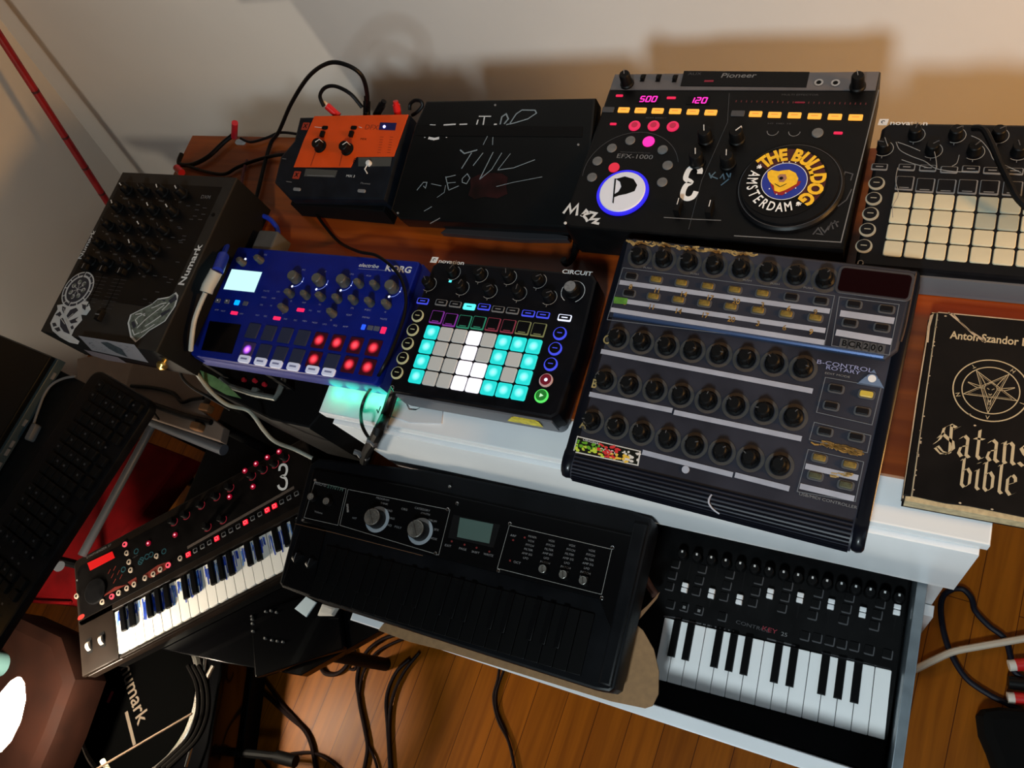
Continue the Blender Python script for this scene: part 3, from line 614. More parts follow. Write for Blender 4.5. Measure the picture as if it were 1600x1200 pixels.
b = d.mb(); b.flat([L(330, 243), L(520, 262), L(470, 388), L(278, 368)], 0.0006, SCR); b.part('screen', d.root)
b = d.mb(); b.prism([L(192, 568), L(388, 590), L(330, 772), L(140, 748)], 0.0001, 0.0010, pm('touch_black', (0.003, 0.003, 0.005), 0.25), 0.0003); b.part('touch_pad', d.root)
# pads
def padm(mt): b = MB(); b.prism(rr(0.0215, 0.0235, 0.0012, 2), 0, 0.0020, mt, 0.0005); return b.mesh('pad')
pk, pr, pp = padm(PADB), padm(PADR), padm(PADP)
a0, a7 = Vector(L(462, 630)), Vector(L(1217, 737)); b0, b7 = Vector(L(430, 748)), Vector(L(1180, 858))
for i in range(8):
    t = i / 7; q = a0.lerp(a7, t); d.at('pad', pr if i > 3 else pk, q.x, q.y, label='red glowing pad' if i > 3 else None)
    q = b0.lerp(b7, t); k = {0: pp, 4: pr, 6: pr, 7: pr}.get(i, pk); d.at('pad', k, q.x, q.y, label={0: 'purple glowing pad', 4: 'red glowing pad', 6: 'red glowing pad', 7: 'red glowing pad'}.get(i))
KE1 = knob_mesh('knob', 0.0085, 0.014, pm('knob_grey', (0.045, 0.047, 0.047), 0.5, var=0.2), None, 0, 1.05, topmat=pm('knob_cap', (0.085, 0.083, 0.07), 0.5)); KE2 = knob_mesh('knob', 0.0055, 0.013, MATS['knob_grey'], DGRY, 0.001, 1.1, topmat=MATS['knob_cap'])
b = d.mb()
for zx, zy in ((700, 275), (852, 292), (1005, 298), (1310, 335)):
    u, v = L(zx, zy, 0.014); d.at('knob', KE1, u, v, 0); b.ring(u, v, 0.0122, 0.0130, 0.0006, em('ring_blue', (0.25, 0.35, 1.0), 0.7), 20, -1.9, 0.3); b.flat(circ(u - 0.002, v - 0.0128, 0.0019, 10), 0.0009, WHT_L); b.flat(circ(u + 0.0125, v - 0.0035, 0.0010, 8), 0.0009, WHT_L)
b.part('light_ring', d.root)
for zx, zy in ((1105, 315), (1205, 325), (670, 378), (770, 388), (865, 398), (968, 410), (1070, 418), (1172, 432), (1278, 445), (630, 470), (935, 500), (370, 180), (480, 165)):
    u, v = L(zx, zy, 0.013); d.at('knob', KE2, u, v, 0, random.uniform(-2.2, -1.2) + PI)
BT = MB(); BT.prism(rr(0.021, 0.0115, 0.003, 3), 0, 0.003, BTNW, 0.001); BT.box(-0.006, 0.006, -0.0012, 0.0015, 0.003, 0.0031, LBL); bm = BT.mesh('button')
for zx, zy in ((393, 825), (493, 843), (592, 857), (698, 876), (818, 893), (920, 908)): u, v = L(zx, zy, 0.003); d.at('button', bm, u, max(v, -0.088), 0, label='pale rectangular button')
def sb(mt, w_=0.009, h_=0.007): b = MB(); b.prism(rr(w_, h_, 0.001, 2), 0, 0.0012, mt, 0.0003); return b.mesh('button')
SG = sb(pm('btn_grey', (0.07, 0.08, 0.12), 0.5)); SBL = sb(em('btn_blue', (0.0, 0.25, 1.0), 2.0), 0.009, 0.008); SR = sb(em('btn_pink', (1.0, 0.02, 0.12), 1.0), 0.013, 0.0055)
for zx, zy, me in ((243, 440, SG), (300, 445, SG), (362, 452, SBL), (415, 458, SG), (345, 517, SR), (612, 550, SR), (760, 498, SR), (1195, 610, SG), (1235, 615, SG)): u, v = L(zx, zy); d.at('button', me, u, v)
u, v = L(1152, 605); d.at('button', sb(em('btn_blue2', (0.02, 0.1, 1.0), 1.2), 0.006, 0.008), u, v); u, v = L(1277, 625); d.at('button', sb(MATS['btn_pink'], 0.008, 0.010), u, v)
b = d.mb()
u, v = L(1385, 245); b.text('KORG', u - 0.004, v, 0.0135, 0.0004, WHT, sx=1.15, bold=0.03)
u, v = L(1185, 222); b.text('electribe', u, v, 0.0085, 0.0004, WHT, sx=1.15, shear=0.2, bold=0.01)
b.stroke([L(1120, 240), L(1300, 252)], 0.0006, 0.0004, LBL)
for zx, zy, w_ in ((235, 498, 9), (275, 505, 9), (390, 522, 9), (490, 532, 8), (540, 538, 8), (665, 555, 8), (728, 563, 8), (785, 568, 9), (848, 578, 9), (910, 588, 9), (975, 595, 9), (1040, 603, 10), (820, 502, 7), (875, 508, 8), (530, 420, 9), (590, 425, 8), (515, 467, 8), (575, 472, 7), (1062, 530, 10), (1168, 545, 10), (1278, 555, 10), (780, 248, 8), (915, 260, 6), (1080, 275, 9), (1185, 285, 8), (780, 453, 8), (880, 465, 6), (1082, 487, 8), (1180, 498, 14), (1290, 512, 5), (545, 380, 10), (620, 384, 8), (540, 153, 8), (700, 443, 5), (648, 522, 4), (950, 562, 6)):
    u, v = L(zx, zy); b.text(random.choice(['PART', 'MUTE', 'EDIT', 'MENU', 'STEP', 'AMP', 'SEQ', 'MOD', 'LFO', 'REC'])[:max(2, w_ // 2 - 1)], u, v, 0.0036, 0.0004, LBL, sx=w_ / 8)
u, v = L(415, 180); b.cyl(u, v, 0.0018, 0, 0.001, WHT_L, 12); u, v = L(480, 178); b.cyl(u, v, 0.0012, 0, 0.001, BLUE_L, 12)
for zx, zy in ((243, 438), (300, 442)): u, v = L(zx, zy); b.cyl(u, v, 0.0012, 0.0012, 0.0016, WHT, 8)
b.part('lettering', d.root)
SAMP = d

# ------------------------------------------------------------------ big rotary controller
NAVY = pm('navy_metal', (0.020, 0.0205, 0.030), 0.45, 0.0, spec=0.3, var=0.35, scale=12); NAVD = pm('navy_side', (0.010, 0.012, 0.022), 0.3, coat=0.3)
STRIP = pm('label_strip', (0.30, 0.31, 0.37), 0.55, var=0.1); OCH = pm('ochre_marker', (0.22, 0.12, 0.02), 0.7, var=0.5, scale=120); OCHP = pm('ochre_pale', (0.30, 0.20, 0.07), 0.7, var=0.5, scale=150)
tl = 0.149; Pm = Matrix.Translation((0, 0, 0.0544)) @ Matrix.Rotation(tl, 4, 'X')
d = Dev('midi_controller', 'large dark navy controller with four rows of black knobs and pale label strips', 'controller', 0.3066, -0.0175, 0.0, -0.0462, Pm)
Z = zp(860, 360, 2.3083); L = lambda x, y, h=0.0: d.loc(Z(x, y), h)
# body: side profile (y,z) swept across x, sloping panel, rounded ribbed front roll
prof = []
for yy in (0.150, 0.02): prof.append((yy * math.cos(tl), 0.0544 + yy * math.sin(tl) - 0.0006))
prof.append((-0.118 * math.cos(tl), 0.0544 - 0.118 * math.sin(tl) - 0.0006))
rollc = (-0.1235, 0.0225)
for k in range(9):
    a = math.radians(86 + 94 * k / 8); prof.append((rollc[0] + 0.0155 * math.cos(a) * 1.5, rollc[1] + 0.0155 * math.sin(a)))
prof += [(-0.142, 0.006), (-0.12, 0.002), (0.145, 0.002)]
def sweep(b, prof, x0, x1, mat, rnd_=0.0):
    n = len(prof); xs = [x0, x1]; vs = []; fs = []
    if rnd_: xs = [x0, x0 + rnd_ * 0.3, x0 + rnd_, x1 - rnd_, x1 - rnd_ * 0.3, x1]; sc = [0.86, 0.96, 1, 1, 0.96, 0.86]
    else: sc = [1, 1]
    cy = sum(p[0] for p in prof) / n; cz = sum(p[1] for p in prof) / n
    for x, s_ in zip(xs, sc):
        for p in prof: vs.append((x, p[0] if s_ == 1 else cy + (p[0] - cy) * (0.5 + s_ / 2 + 0.0), cz + (p[1] - cz) * s_))
    m_ = len(xs)
    for i in range(m_ - 1):
        for k in range(n): j = (k + 1) % n; fs.append([i * n + k, i * n + j, (i + 1) * n + j, (i + 1) * n + k])
    fs.append(list(range(n - 1, -1, -1))); fs.append([(m_ - 1) * n + k for k in range(n)]); b.add(vs, fs, mat)
b = MB(); sweep(b, prof, -0.153, 0.153, NAVY); b.part('body', d.root)
for sx in (-1, 1):
    b = MB(); p2 = [(y_ * 1.0, z_ + 0.0015) if z_ > 0.01 else (y_, z_) for y_, z_ in prof]
    sweep(b, p2, *( (-0.1655, -0.1525) if sx < 0 else (0.1525, 0.1655) ), NAVD, 0.006); b.part('side_cheek', d.root)
b = MB()
for k in range(9):
    a = math.radians(84 + 92 * k / 8); y_ = rollc[0] + 0.0160 * math.cos(a) * 1.5; z_ = rollc[1] + 0.0160 * math.sin(a)
    b.tube([(-0.151, y_, z_), (0.151, y_, z_)], 0.0011, NAVD, 6)
b.part('ribbed_grip', d.root)
# raised upper section lip
b = d.mb(); q0, q1 = L(222, 327), L(1250, 478); ym = (q0[1] + q1[1]) / 2 + 0.002
b.prism([(-0.156, ym), (0.148, ym), (0.158, ym + 0.012), (0.160, 0.148), (-0.158, 0.148)], -0.002, 0.005, NAVY, 0.003)
b.part('upper_panel', d.root)
b = d.mb(); b.tube([(-0.150, ym + 0.003, 0.0035), (0.146, ym + 0.003, 0.0035)], 0.003, pm('blue_sheen', (0.04, 0.07, 0.16), 0.25, 0.6), 8); b.part('ridge', d.root)
b = d.mb(); b.tube(smooth_path([(0.1595, 0.145, 0.0045), (0.160, 0.09, 0.0045), (0.159, ym + 0.022, 0.0042)], 5), 0.0009, pm('edge_sheen', (0.20, 0.14, 0.11), 0.3, 0.8), 6); b.part('edge_highlight', d.root)  # highlight on the cheek edge, modelled as a thin bright tube
UP = 0.005
# knobs
KB1 = knob_mesh('knob', 0.0073, 0.015, KNB, None, 0, 1.25, plen=0.3); bb = MB()
bb.lathe([(0.0102, 0), (0.0100, 0.002), (0.0078, 0.004), (0.0070, 0.015), (0.0055, 0.0165)], KNB, 18); bb.box(-0.0005, 0.0005, 0.004, 0.0072, 0.0158, 0.0166, DGRY)
for a in range(6): bb.tube([(0.0078 * math.cos(a * PI / 3), 0.0078 * math.sin(a * PI / 3), 0.003), (0.0071 * math.cos(a * PI / 3), 0.0071 * math.sin(a * PI / 3), 0.0145)], 0.0011, KNB, 6)
KB1 = bb.mesh('knob')
rows = [[(318, 88), (403, 100), (497, 105), (587, 113), (680, 128), (783, 143), (880, 158), (990, 172)],
        [(238, 385), (327, 397), (417, 412), (512, 427), (608, 440), (705, 457), (805, 473), (910, 492)],
        [(192, 537), (282, 550), (370, 566), (463, 585), (562, 605), (663, 622), (765, 647), (875, 670)],
        [(145, 685), (235, 705), (332, 727), (420, 745), (517, 770), (615, 790), (722, 820), (825, 845)]]
DUST = pm('dusty_ring', (0.036, 0.030, 0.026), 0.7, var=0.35, scale=60)
rgm = MB(); rgm.ring(0, 0, 0.0112, 0.0148, 0.0003, DUST, 24); rgm = rgm.mesh('knob_surround')
for r_, row in enumerate(rows):
    base = UP if r_ == 0 else 0.0; A = Vector(L(*row[0], base + 0.006)); B2 = Vector(L(*row[-1], base + 0.006))
    for i in range(8):
        q = A.lerp(B2, i / 7); d.at('knob', KB1, q.x, q.y, base, random.uniform(-2, 2)); d.at('knob_surround', rgm, q.x, q.y, base)
# label strips
b = d.mb()
def strip(p, q, h, w_=0.0058, mt=STRIP):
    a = Vector(L(*p, h)); c = Vector(L(*q, h)); b.stroke([a, c], w_, h + 0.0005, mt)
strip((250, 187), (1008, 292), UP); strip((232, 250), (992, 362), UP); strip((218, 286), (988, 405), UP)
strip((1045, 299), (1240, 327), UP, 0.007); strip((1030, 368), (1230, 402), UP, 0.007)
strip((183, 436), (946, 580), 0); strip((138, 590), (440, 650), 0); strip((446, 656), (906, 752), 0); strip((332, 800), (658, 882), 0); strip((666, 882), (862, 932), 0)
strip((920, 850), (1110, 893), 0, 0.006); strip((900, 922), (1096, 968), 0, 0.006)
b.part('label_strip', d.root)
# printed frames and lettering
b = d.mb(); FR = pm('frame_print', (0.10, 0.11, 0.13), 0.6)
def frame(ps, h=0.0): b.stroke([L(*p, h) for p in ps], 0.0008, h + 0.0004, FR, True)
frame([(262, 135), (1025, 236), (988, 415), (205, 322)], UP); frame([(1042, 240), (1258, 268), (1222, 450), (1014, 416)], UP)
frame([(992, 530), (1193, 566), (1160, 702), (960, 656)]); frame([(952, 692), (1156, 740), (1143, 802), (934, 755)]); frame([(930, 790), (1130, 835), (1100, 978), (890, 942)])
u, v = L(1060, 490); b.text('B-CONTROL', u, v, 0.0065, 0.0004, LBL, sx=1.5); u, v = L(1062, 506); b.text('ROTARY', u - 0.002, v, 0.0055, 0.0004, LBL, sx=1.6)
u, v = L(1035, 522); b.text('EDIT MODE', u, v, 0.003, 0.0004, GRYP, sx=1.6)
u, v = L(1160, 535); b.flat([(u - 0.013, v - 0.008), (u + 0.013, v - 0.008), (u, v + 0.010)], 0.0004, pm('logo_blue', (0.10, 0.15, 0.25), 0.5)); b.ring(u, v, 0.0, 0.004, 0.0006, WHT, 16); b.ring(u, v - 0.001, 0.006, 0.0072, 0.0006, NAVY, 16, 0.3, 2.8)
u, v = L(1000, 975); b.text('USB/MIDI CONTROLLER', u, v, 0.0042, 0.0004, GRYP, sx=1.25, rot=-0.005)
for i, x_ in enumerate((350, 520, 710, 810, 930)): u, v = L(x_, 140 + (x_ - 350) * 0.125 - 4, UP); b.text('PUSH', u, v, 0.003, UP + 0.0004, GRYP, sx=1.4)
b.part('lettering', d.root)
b = d.mb()
for ch, p in (('C', (165, 390)), ('B', (122, 548)), ('A', (80, 692))): u, v = L(*p); b.text(ch, max(u, -0.1515), v, 0.015, 0.0022, OCHP, sx=0.8, bold=0.02)
rnd = random.Random(11)
for i in range(46):
    x_ = 285 + i * 10 + rnd.uniform(-4, 4); y_ = 36 + (x_ - 285) * 0.105 + rnd.uniform(-4, 9); u, v = L(x_, y_, UP); v = min(v, 0.1455)
    b.stroke([(u - 0.004, v + rnd.uniform(-0.001, 0.001)), (u, v + rnd.uniform(-0.003, 0.001)), (u + 0.004, v + rnd.uniform(-0.002, 0.001))], rnd.uniform(0.001, 0.003), UP + 0.0006, OCHP)
for i in range(40):
    x_ = 950 + rnd.uniform(0, 170); y_ = 758 + (x_ - 950) * 0.25 + rnd.uniform(-10, 12); u, v = L(x_, y_); b.stroke([(u - 0.004, v), (u, v + rnd.uniform(-0.002, 0.002)), (u + 0.004, v - 0.001)], 0.0016, 0.0006, OCH)
for i in range(8):
    for (p, q, hh) in (((290, 205), (955, 297), UP), ((270, 262), (940, 368), UP)):
        x_ = p[0] + (q[0] - p[0]) * i / 7; y_ = p[1] + (q[1] - p[1]) * i / 7; u, v = L(x_, y_, hh); b.text(str((3 * i + 7) % 20 + 1), u, v, 0.0085, hh + 0.0009, OCH, bold=0.02)
for k in range(14): u, v = L(1000 + rnd.uniform(0, 90), 872 + rnd.uniform(-6, 8) + 10, 0); b.stroke([(u - 0.003, v), (u + 0.003, v + 0.0005)], 0.0012, 0.0008, OCHP)
b.part('marker_scribble', d.root, label='ochre marker numbers and scribbles')
b = d.mb(); b.flat([L(232, 240, UP), L(280, 246, UP), L(276, 268, UP), L(228, 264, UP)], UP + 0.0011, pm('green_marker', (0.07, 0.20, 0.02), 0.6, var=0.4, scale=100)); b.part('green_mark', d.root)
u, v = L(488, 863); b = d.mb(); b.cyl(u, v, 0.0042, 0.0, 0.001, STRIP, 20); b.part('round_sticker', d.root)
# buttons
def bcb(cap): b = MB(); b.prism(rr(0.0165, 0.0098, 0.003, 3), 0, 0.0008, DGRY, 0.0003); b.prism(rr(0.0125, 0.0062, 0.0015, 2), 0, 0.003, cap, 0.0008); return b.mesh('button')
B_D = bcb(pm('btn_rubber', (0.012, 0.010, 0.013), 0.5)); B_Y = bcb(pm('btn_ochre', (0.16, 0.10, 0.01), 0.6, var=0.6, scale=160)); B_L = bcb(em('btn_amber', (0.75, 0.50, 0.06), 0.55)); B_O = bcb(pm('btn_olive', (0.05, 0.05, 0.02), 0.6, var=0.6, scale=160))
for i in range(8):
    A = Vector(L(290, 163, UP + 0.003)).lerp(Vector(L(975, 252, UP + 0.003)), i / 7); d.at('button', B_D if i in (0, 6, 7) else B_Y, A.x, A.y, UP)
    A = Vector(L(282, 224, UP + 0.003)).lerp(Vector(L(955, 313, UP + 0.003)), i / 7); d.at('button', B_Y if i else B_D, A.x, A.y, UP)
for x_, y_ in ((1095, 268), (1212, 285), (1080, 335), (1195, 352)): u, v = L(x_, y_, UP); d.at('button', B_D, u, v, UP)
for x_, y_, me in ((1030, 570, B_D), (1140, 590, B_L), (1012, 632, B_D), (1125, 652, B_D), (990, 725, B_D), (1103, 745, B_D), (970, 820, B_Y), (1080, 845, B_Y), (955, 885, B_O), (1065, 918, B_O)): u, v = L(x_, y_, 0.002); d.at('button', me, u, v, 0)
b = d.mb(); u0 = Vector(L(1168, 192, UP)); b.prism(rr(0.075, 0.0315, 0.006, 5, u0.x, u0.y), UP - 0.001, UP + 0.0012, pm('display_frame', (0.055, 0.05, 0.055), 0.4, 0.3), 0.0006); b.part('display_frame', d.root)
b = d.mb(); b.prism(rr(0.069, 0.0265, 0.004, 5, u0.x, u0.y), UP, UP + 0.0018, pm('display_glass', (0.02, 0.002, 0.003), 0.25), 0.0004); b.part('display', d.root)
b = d.mb()
for k in range(6):
    u, v = L(1060 + k * 26, 408 + k * 4, UP); b.text('BCR2000'[k], u, v, 0.009, UP + 0.0006, BLK2, bold=0.03); b.box(u - 0.0045, u + 0.0045, v - 0.0048, v + 0.0048, UP + 0.0002, UP + 0.0005, DGRY)
b.part('logo_plate', d.root)
# sticker with bright blobs
STP = [L(96, 741), L(327, 796), L(318, 850), L(82, 800)]
def bil(ps, s_, t): a = Vector(ps[0]).lerp(Vector(ps[1]), s_); c = Vector(ps[3]).lerp(Vector(ps[2]), s_); return tuple(a.lerp(c, t))
b = d.mb(); b.flat(STP, 0.0007, pm('stk_white', (0.55, 0.52, 0.48), 0.5)); b.flat([bil(STP, 0.02, 0.07), bil(STP, 0.98, 0.07), bil(STP, 0.98, 0.93), bil(STP, 0.02, 0.93)], 0.0009, pm('stk_dark', (0.02, 0.02, 0.01), 0.5))
rnd = random.Random(2)
for (s0, s1, t0, t1, col, nm, cnt) in ((0.03, 0.45, 0.25, 0.6, (0.10, 0.30, 0.01), 'stk_green', 26), (0.03, 0.5, 0.5, 0.9, (0.45, 0.55, 0.04), 'stk_lime', 22), (0.38, 0.72, 0.12, 0.85, (0.55, 0.02, 0.02), 'stk_red', 30), (0.5, 0.85, 0.5, 0.92, (0.7, 0.42, 0.04), 'stk_gold', 22), (0.74, 0.98, 0.12, 0.9, (0.6, 0.55, 0.5), 'stk_cream', 16)):
    for k in range(cnt):
        s_ = rnd.uniform(s0, s1); t = rnd.uniform(t0, t1); u, v = bil(STP, s_, t); b.flat(circ(u, v, rnd.uniform(0.0012, 0.0030), 7, rnd.uniform(0.0008, 0.0018)), 0.0010 + k * 0.00001 + rnd.uniform(0, 0.0001), pm(nm, col, 0.5))
for k in range(5): s_ = 0.42 + k * 0.055; u, v = bil(STP, s_, 0.48 + 0.0 * k); b.ring(u, v, 0.0012, 0.0019, 0.0013, WHT, 12, 0.5, 5)
u, v = bil(STP, 0.25, 0.16); b.text('ORIGINAL', u, v, 0.0035, 0.0013, WHT, sx=1.4, rot=-0.03)
b.part('sticker', d.root, label='bright green red and yellow sticker')
# dusty smear
b = d.mb(); q = [L(x_, y_, 0) for x_, y_ in ((595, 935), (590, 955), (588, 975), (600, 990), (620, 1000))]; b.v = []
b = MB(); PB = Matrix.Identity(4)
pts = [(0.0105, -0.128, 0.0400), (0.009, -0.133, 0.0392), (0.010, -0.138, 0.0372), (0.015, -0.142, 0.034), (0.022, -0.1445, 0.0315)]
b.tube(smooth_path(pts, 3), 0.0011, STRIP, 5); b.part('paint_smear', d.root)

# ------------------------------------------------------------------ orange drum machine
ORA = pm('orange_panel', (0.66, 0.062, 0.003), 0.45, em=None, var=0.08, scale=25); DBL = pm('dark_slate', (0.014, 0.020, 0.032), 0.45, var=0.3); ORD = pm('orange_dark_print', (0.22, 0.02, 0.004), 0.6)
tl = 0.13; Pm = Matrix.Translation((0, 0, 0.060)) @ Matrix.Rotation(tl, 4, 'X')
d = Dev('effect_mixer', 'small slate box with a bright orange top panel at the back of the board', 'audio device', -0.335, 0.246, 0.0, -0.02, Pm)
Z = zp(400, 60, 4); L = lambda x, y, h=0.0: d.loc(Z(x, y), h)
o = [L(272, 490), L(958, 475), L(870, 760), L(800, 1010), L(205, 1000), L(112, 900), L(150, 740), L(235, 640)]
b = d.mb(); zb = -0.035; b.prism(o, zb, 0.0, DBL, 0.004)
b.part('body', d.root)
b = MB(); b.prism([(-0.09, -0.065), (0.09, -0.065), (0.09, 0.075), (-0.09, 0.075)], 0.0, 0.034, BLK2, 0.002); b.part('base', d.root)
b = d.mb(); b.prism([L(368, 488), L(955, 478), L(862, 740), L(628, 742), L(592, 808), L(238, 806), L(300, 640)], 0.0001, 0.0012, ORA, 0.0003)
b.part('orange_panel', d.root)
b = d.mb(); b.prism([L(780, 528), L(882, 532), L(872, 578), L(770, 574)], 0.0012, 0.0016, pm('screen_navy', (0.01, 0.01, 0.08), 0.2)); u, v = L(806, 556); b.cyl(u, v, 0.0022, 0.0016, 0.0026, em('led_violet', (0.35, 0.35, 1.0), 4.0), 16); b.part('display', d.root)
KO = knob_mesh('knob', 0.0085, 0.014, KNB, WHT, 0.001, 1.25)
for zx, zy, a in ((378, 655, -0.9), (548, 672, -0.9)): u, v = L(zx, zy, 0.012); d.at('knob', KO, u, v, 0.0012, a)
b = d.mb()
for zx, zy in ((435, 562), (615, 562)): u, v = L(zx, zy); b.prism(rr(0.011, 0.006, 0.002, 3, u, v), 0.0012, 0.0024, KNB)
for zx, zy in ((425, 600), (605, 600)): u, v = L(zx, zy); b.box(u - 0.003, u + 0.003, v - 0.006, v + 0.003, 0.0012, 0.006, KNB)
b.part('switch', d.root)
b = d.mb()
for p, q in (((380, 700), (345, 800)), ((545, 715), (525, 800))): b.stroke([L(*p), L(*q)], 0.0012, 0.0015, ORD)
for k in range(7):
    for x_ in (780, 840): u, v = L(x_ + 10 - k * 3, 620 + k * 16); b.stroke([(u - 0.003, v), (u + 0.003, v)], 0.0008, 0.0015, ORD)
u, v = L(725, 560); b.text('DFX', u, v, 0.012, 0.0015, ORD, sx=1.1); u, v = L(675, 633); b.text('MIX', u, v, 0.005, 0.0015, BLK2, sx=1.4); u, v = L(620, 768); b.text('8', u, v, 0.012, 0.0015, BLK2)
b.stroke([L(370, 556), L(420, 562)], 0.0008, 0.0015, WHT); b.stroke([L(645, 556), L(665, 562)], 0.0008, 0.0015, WHT)
for x_, y_ in ((310, 550), (255, 855)):
    u, v = L(x_, y_); b.prism(rr(0.013, 0.013, 0.001, 2, u, v), 0.0001, 0.0006, pm('red_square', (0.30, 0.025, 0.008), 0.6)); b.text('X', u, v, 0.010, 0.0008, BLK2, bold=0.03)
b.prism([L(312, 815), L(510, 825), L(495, 870), L(300, 862)], 0.0001, 0.0004, pm('olive_plate', (0.05, 0.05, 0.045), 0.6)); b.stroke([L(320, 857), L(490, 862)], 0.001, 0.0006, GRYP)
b.prism([L(640, 745), L(850, 742), L(840, 800), L(640, 800)], 0.0001, 0.0004, MATS['olive_plate'])
u, v = L(592, 862); b.text('MIX 3', u, v, 0.0055, 0.0006, WHT, sx=1.2); u, v = L(685, 908); b.text('Phones', u, v, 0.0045, 0.0006, GRYP, sx=1.4)
b.stroke([L(165, 752), L(190, 755)], 0.001, 0.0006, GRYP); b.stroke([L(190, 895), L(225, 900)], 0.001, 0.0006, GRYP)
b.part('lettering', d.root)
b = d.mb(); u, v = L(710, 785); b.cyl(u, v, 0.0045, 0.0, 0.006, WHT, 16, 0.002); b.tube([(u - 0.001, v - 0.002, 0.003), (u - 0.004, v - 0.010, 0.002), (u + 0.002, v - 0.016, 0.001)], 0.001, WHT, 6); b.part('toggle', d.root)
for zx, zy in ((258, 945), (662, 955)): u, v = L(zx, zy); b = d.mb(); b.prism(rr(0.014, 0.005, 0.002, 3, u, v), 0.0, 0.002, GRYP, 0.0006); b.part('fader_cap', d.root)
# red, black and white plugs behind it
for i, (x0_, y0_, x1_, y1_, mt, lb) in enumerate(((505, 160, 528, 184, 'R', 'red plug with a white ring behind the orange panel, left'), (600, 158, 588, 180, 'K', 'black plug beside the red plugs behind the orange panel'), (618, 158, 622, 180, 'R', 'red plug at the right rear of the orange panel'), (573, 150, 572, 184, 'K', 'black jack plug at the centre rear of the orange panel'))):
    p = U(x0_, y0_, 0.075); q = U(x1_, y1_, 0.055); q.y = max(q.y, 0.336); b = MB()
    mr = pm('plug_red', (0.55, 0.01, 0.01), 0.35) if mt == 'R' else CAB
    b.tube([p, p.lerp(q, 0.25)], 0.0042, pm('plug_cream', (0.6, 0.5, 0.4), 0.4) if i == 0 else mr, 12); b.tube([p.lerp(q, 0.25), p.lerp(q, 1.0)], 0.0058, mr, 14); tag(b.part('plug'), lb, 'plug')

# ------------------------------------------------------------------ smoky dust cover over a mixer
SMK = pm('smoke_cover', (0.014, 0.015, 0.016), 0.22, var=0.25, scale=9, coat=0.2); CH = pm('chalk_scribble', (0.17, 0.21, 0.24), 0.8); CHW = pm('chalk_white', (0.55, 0.56, 0.58), 0.8)
tl = 0.165; Pm = Matrix.Translation((0, 0, 0.060)) @ Matrix.Rotation(tl, 4, 'X')
d = Dev('covered_mixer', 'low mixer under a smoky black lid with chalk scribbles at the back', 'mixer', -0.080, 0.262, 0.0, 0.008, Pm)
Z = zp(600, 130, 4.444); L = lambda x, y, h=0.0: d.loc(Z(x, y), h)
A_ = [L(292, 122), L(1470, 100), L(1450, 330), L(1365, 990), L(1240, 1000), L(110, 945), L(45, 880), L(210, 300)]
b = d.mb(); b.prism(A_, -0.026, 0.0, SMK, 0.003); b.part('lid', d.root)
b = MB(); b.box(-0.125, 0.125, -0.080, 0.085, 0.0, 0.034, BLK, 0.003); b.part('body', d.root)
b = d.mb(); b.prism([L(230, 295), L(1380, 305), L(1375, 375), L(225, 365)], 0.0002, 0.0012, BLK2, 0.0003); b.part('hinge', d.root)
b = d.mb(); z_ = 0.0008
for ln, mt, wd in ((((320, 290), (360, 292)), CHW, .0012), (((415, 292), (500, 287)), CHW, .0022), (((525, 288), (580, 286)), CHW, .0018), (((645, 290), (655, 255)), CHW, .002), (((660, 232), (745, 232)), CHW, .0016), (((700, 232), (690, 292)), CHW, .002), (((765, 288), (785, 287)), CHW, .002),
    (((808, 288), (820, 235), (850, 215), (865, 250), (835, 285)), CH, .0022), (((850, 290), (900, 280), (1000, 250), (1060, 210), (1050, 190), (960, 188), (920, 215), (870, 290)), CH, .0018), (((310, 382), (350, 390), (385, 382)), CHW, .004), (((280, 378), (290, 378)), CHW, .001), (((430, 378), (440, 378)), CHW, .001),
    (((690, 430), (720, 370)), CH, .0012), (((755, 430), (758, 375)), CH, .0012), (((530, 465), (560, 490), (650, 465)), CH, .002), (((610, 485), (540, 595)), CH, .0016), (((620, 575), (690, 485)), CH, .0014), (((760, 480), (700, 600), (665, 670)), CH, .0014), (((665, 670), (750, 600), (820, 485)), CH, .0012), (((880, 490), (790, 605)), CH, .001), (((790, 605), (900, 590), (1050, 533)), CH, .0012), (((780, 720), (900, 690), (1100, 652)), CH, .0008),
    (((230, 745), (275, 690), (300, 690), (290, 730), (275, 715)), CH, .0012), (((330, 700), (400, 715)), CH, .001), (((430, 650), (450, 740)), CH, .0012), (((435, 655), (500, 640)), CH, .0012), (((440, 695), (500, 690)), CH, .001), (((450, 745), (520, 715)), CH, .0012), (((545, 665), (580, 630), (598, 660), (575, 700), (545, 690), (545, 665)), CH, .0012), (((370, 795), (420, 760), (430, 710)), CH, .0008), (((280, 890), (335, 858)), CH, .001)):
    b.stroke([L(*p) for p in ln], wd, z_, mt)
b.part('chalk_scribble', d.root)
b = d.mb(); b.flat([L(*p) for p in ((600, 665), (660, 635), (740, 622), (820, 628), (862, 655), (850, 720), (858, 770), (790, 800), (700, 790), (630, 806), (585, 780), (604, 720))], 0.0005, pm('dull_red', (0.034, 0.005, 0.006), 0.7, var=0.8, scale=40)); b.part('red_patch', d.root)
for zx, zy in ((773, 153), (1350, 428), (97, 902)): u, v = L(zx, zy); b = d.mb(); b.cyl(u, v, 0.0016, 0, 0.001, GRYP, 12); b.part('screw', d.root)
b = d.mb(); b.prism([L(395, 935), L(960, 950), L(1230, 1005), L(1230, 1030), L(900, 1030), L(330, 985)], -0.040, -0.027, pm('front_lip', (0.035, 0.035, 0.04), 0.3, 0.4), 0.001); b.part('front_lip', d.root)
b = d.mb(); b.stroke([L(320, 975), L(390, 937)], 0.0015, 0.0003, GRYP)
b.part('scratch', d.root)

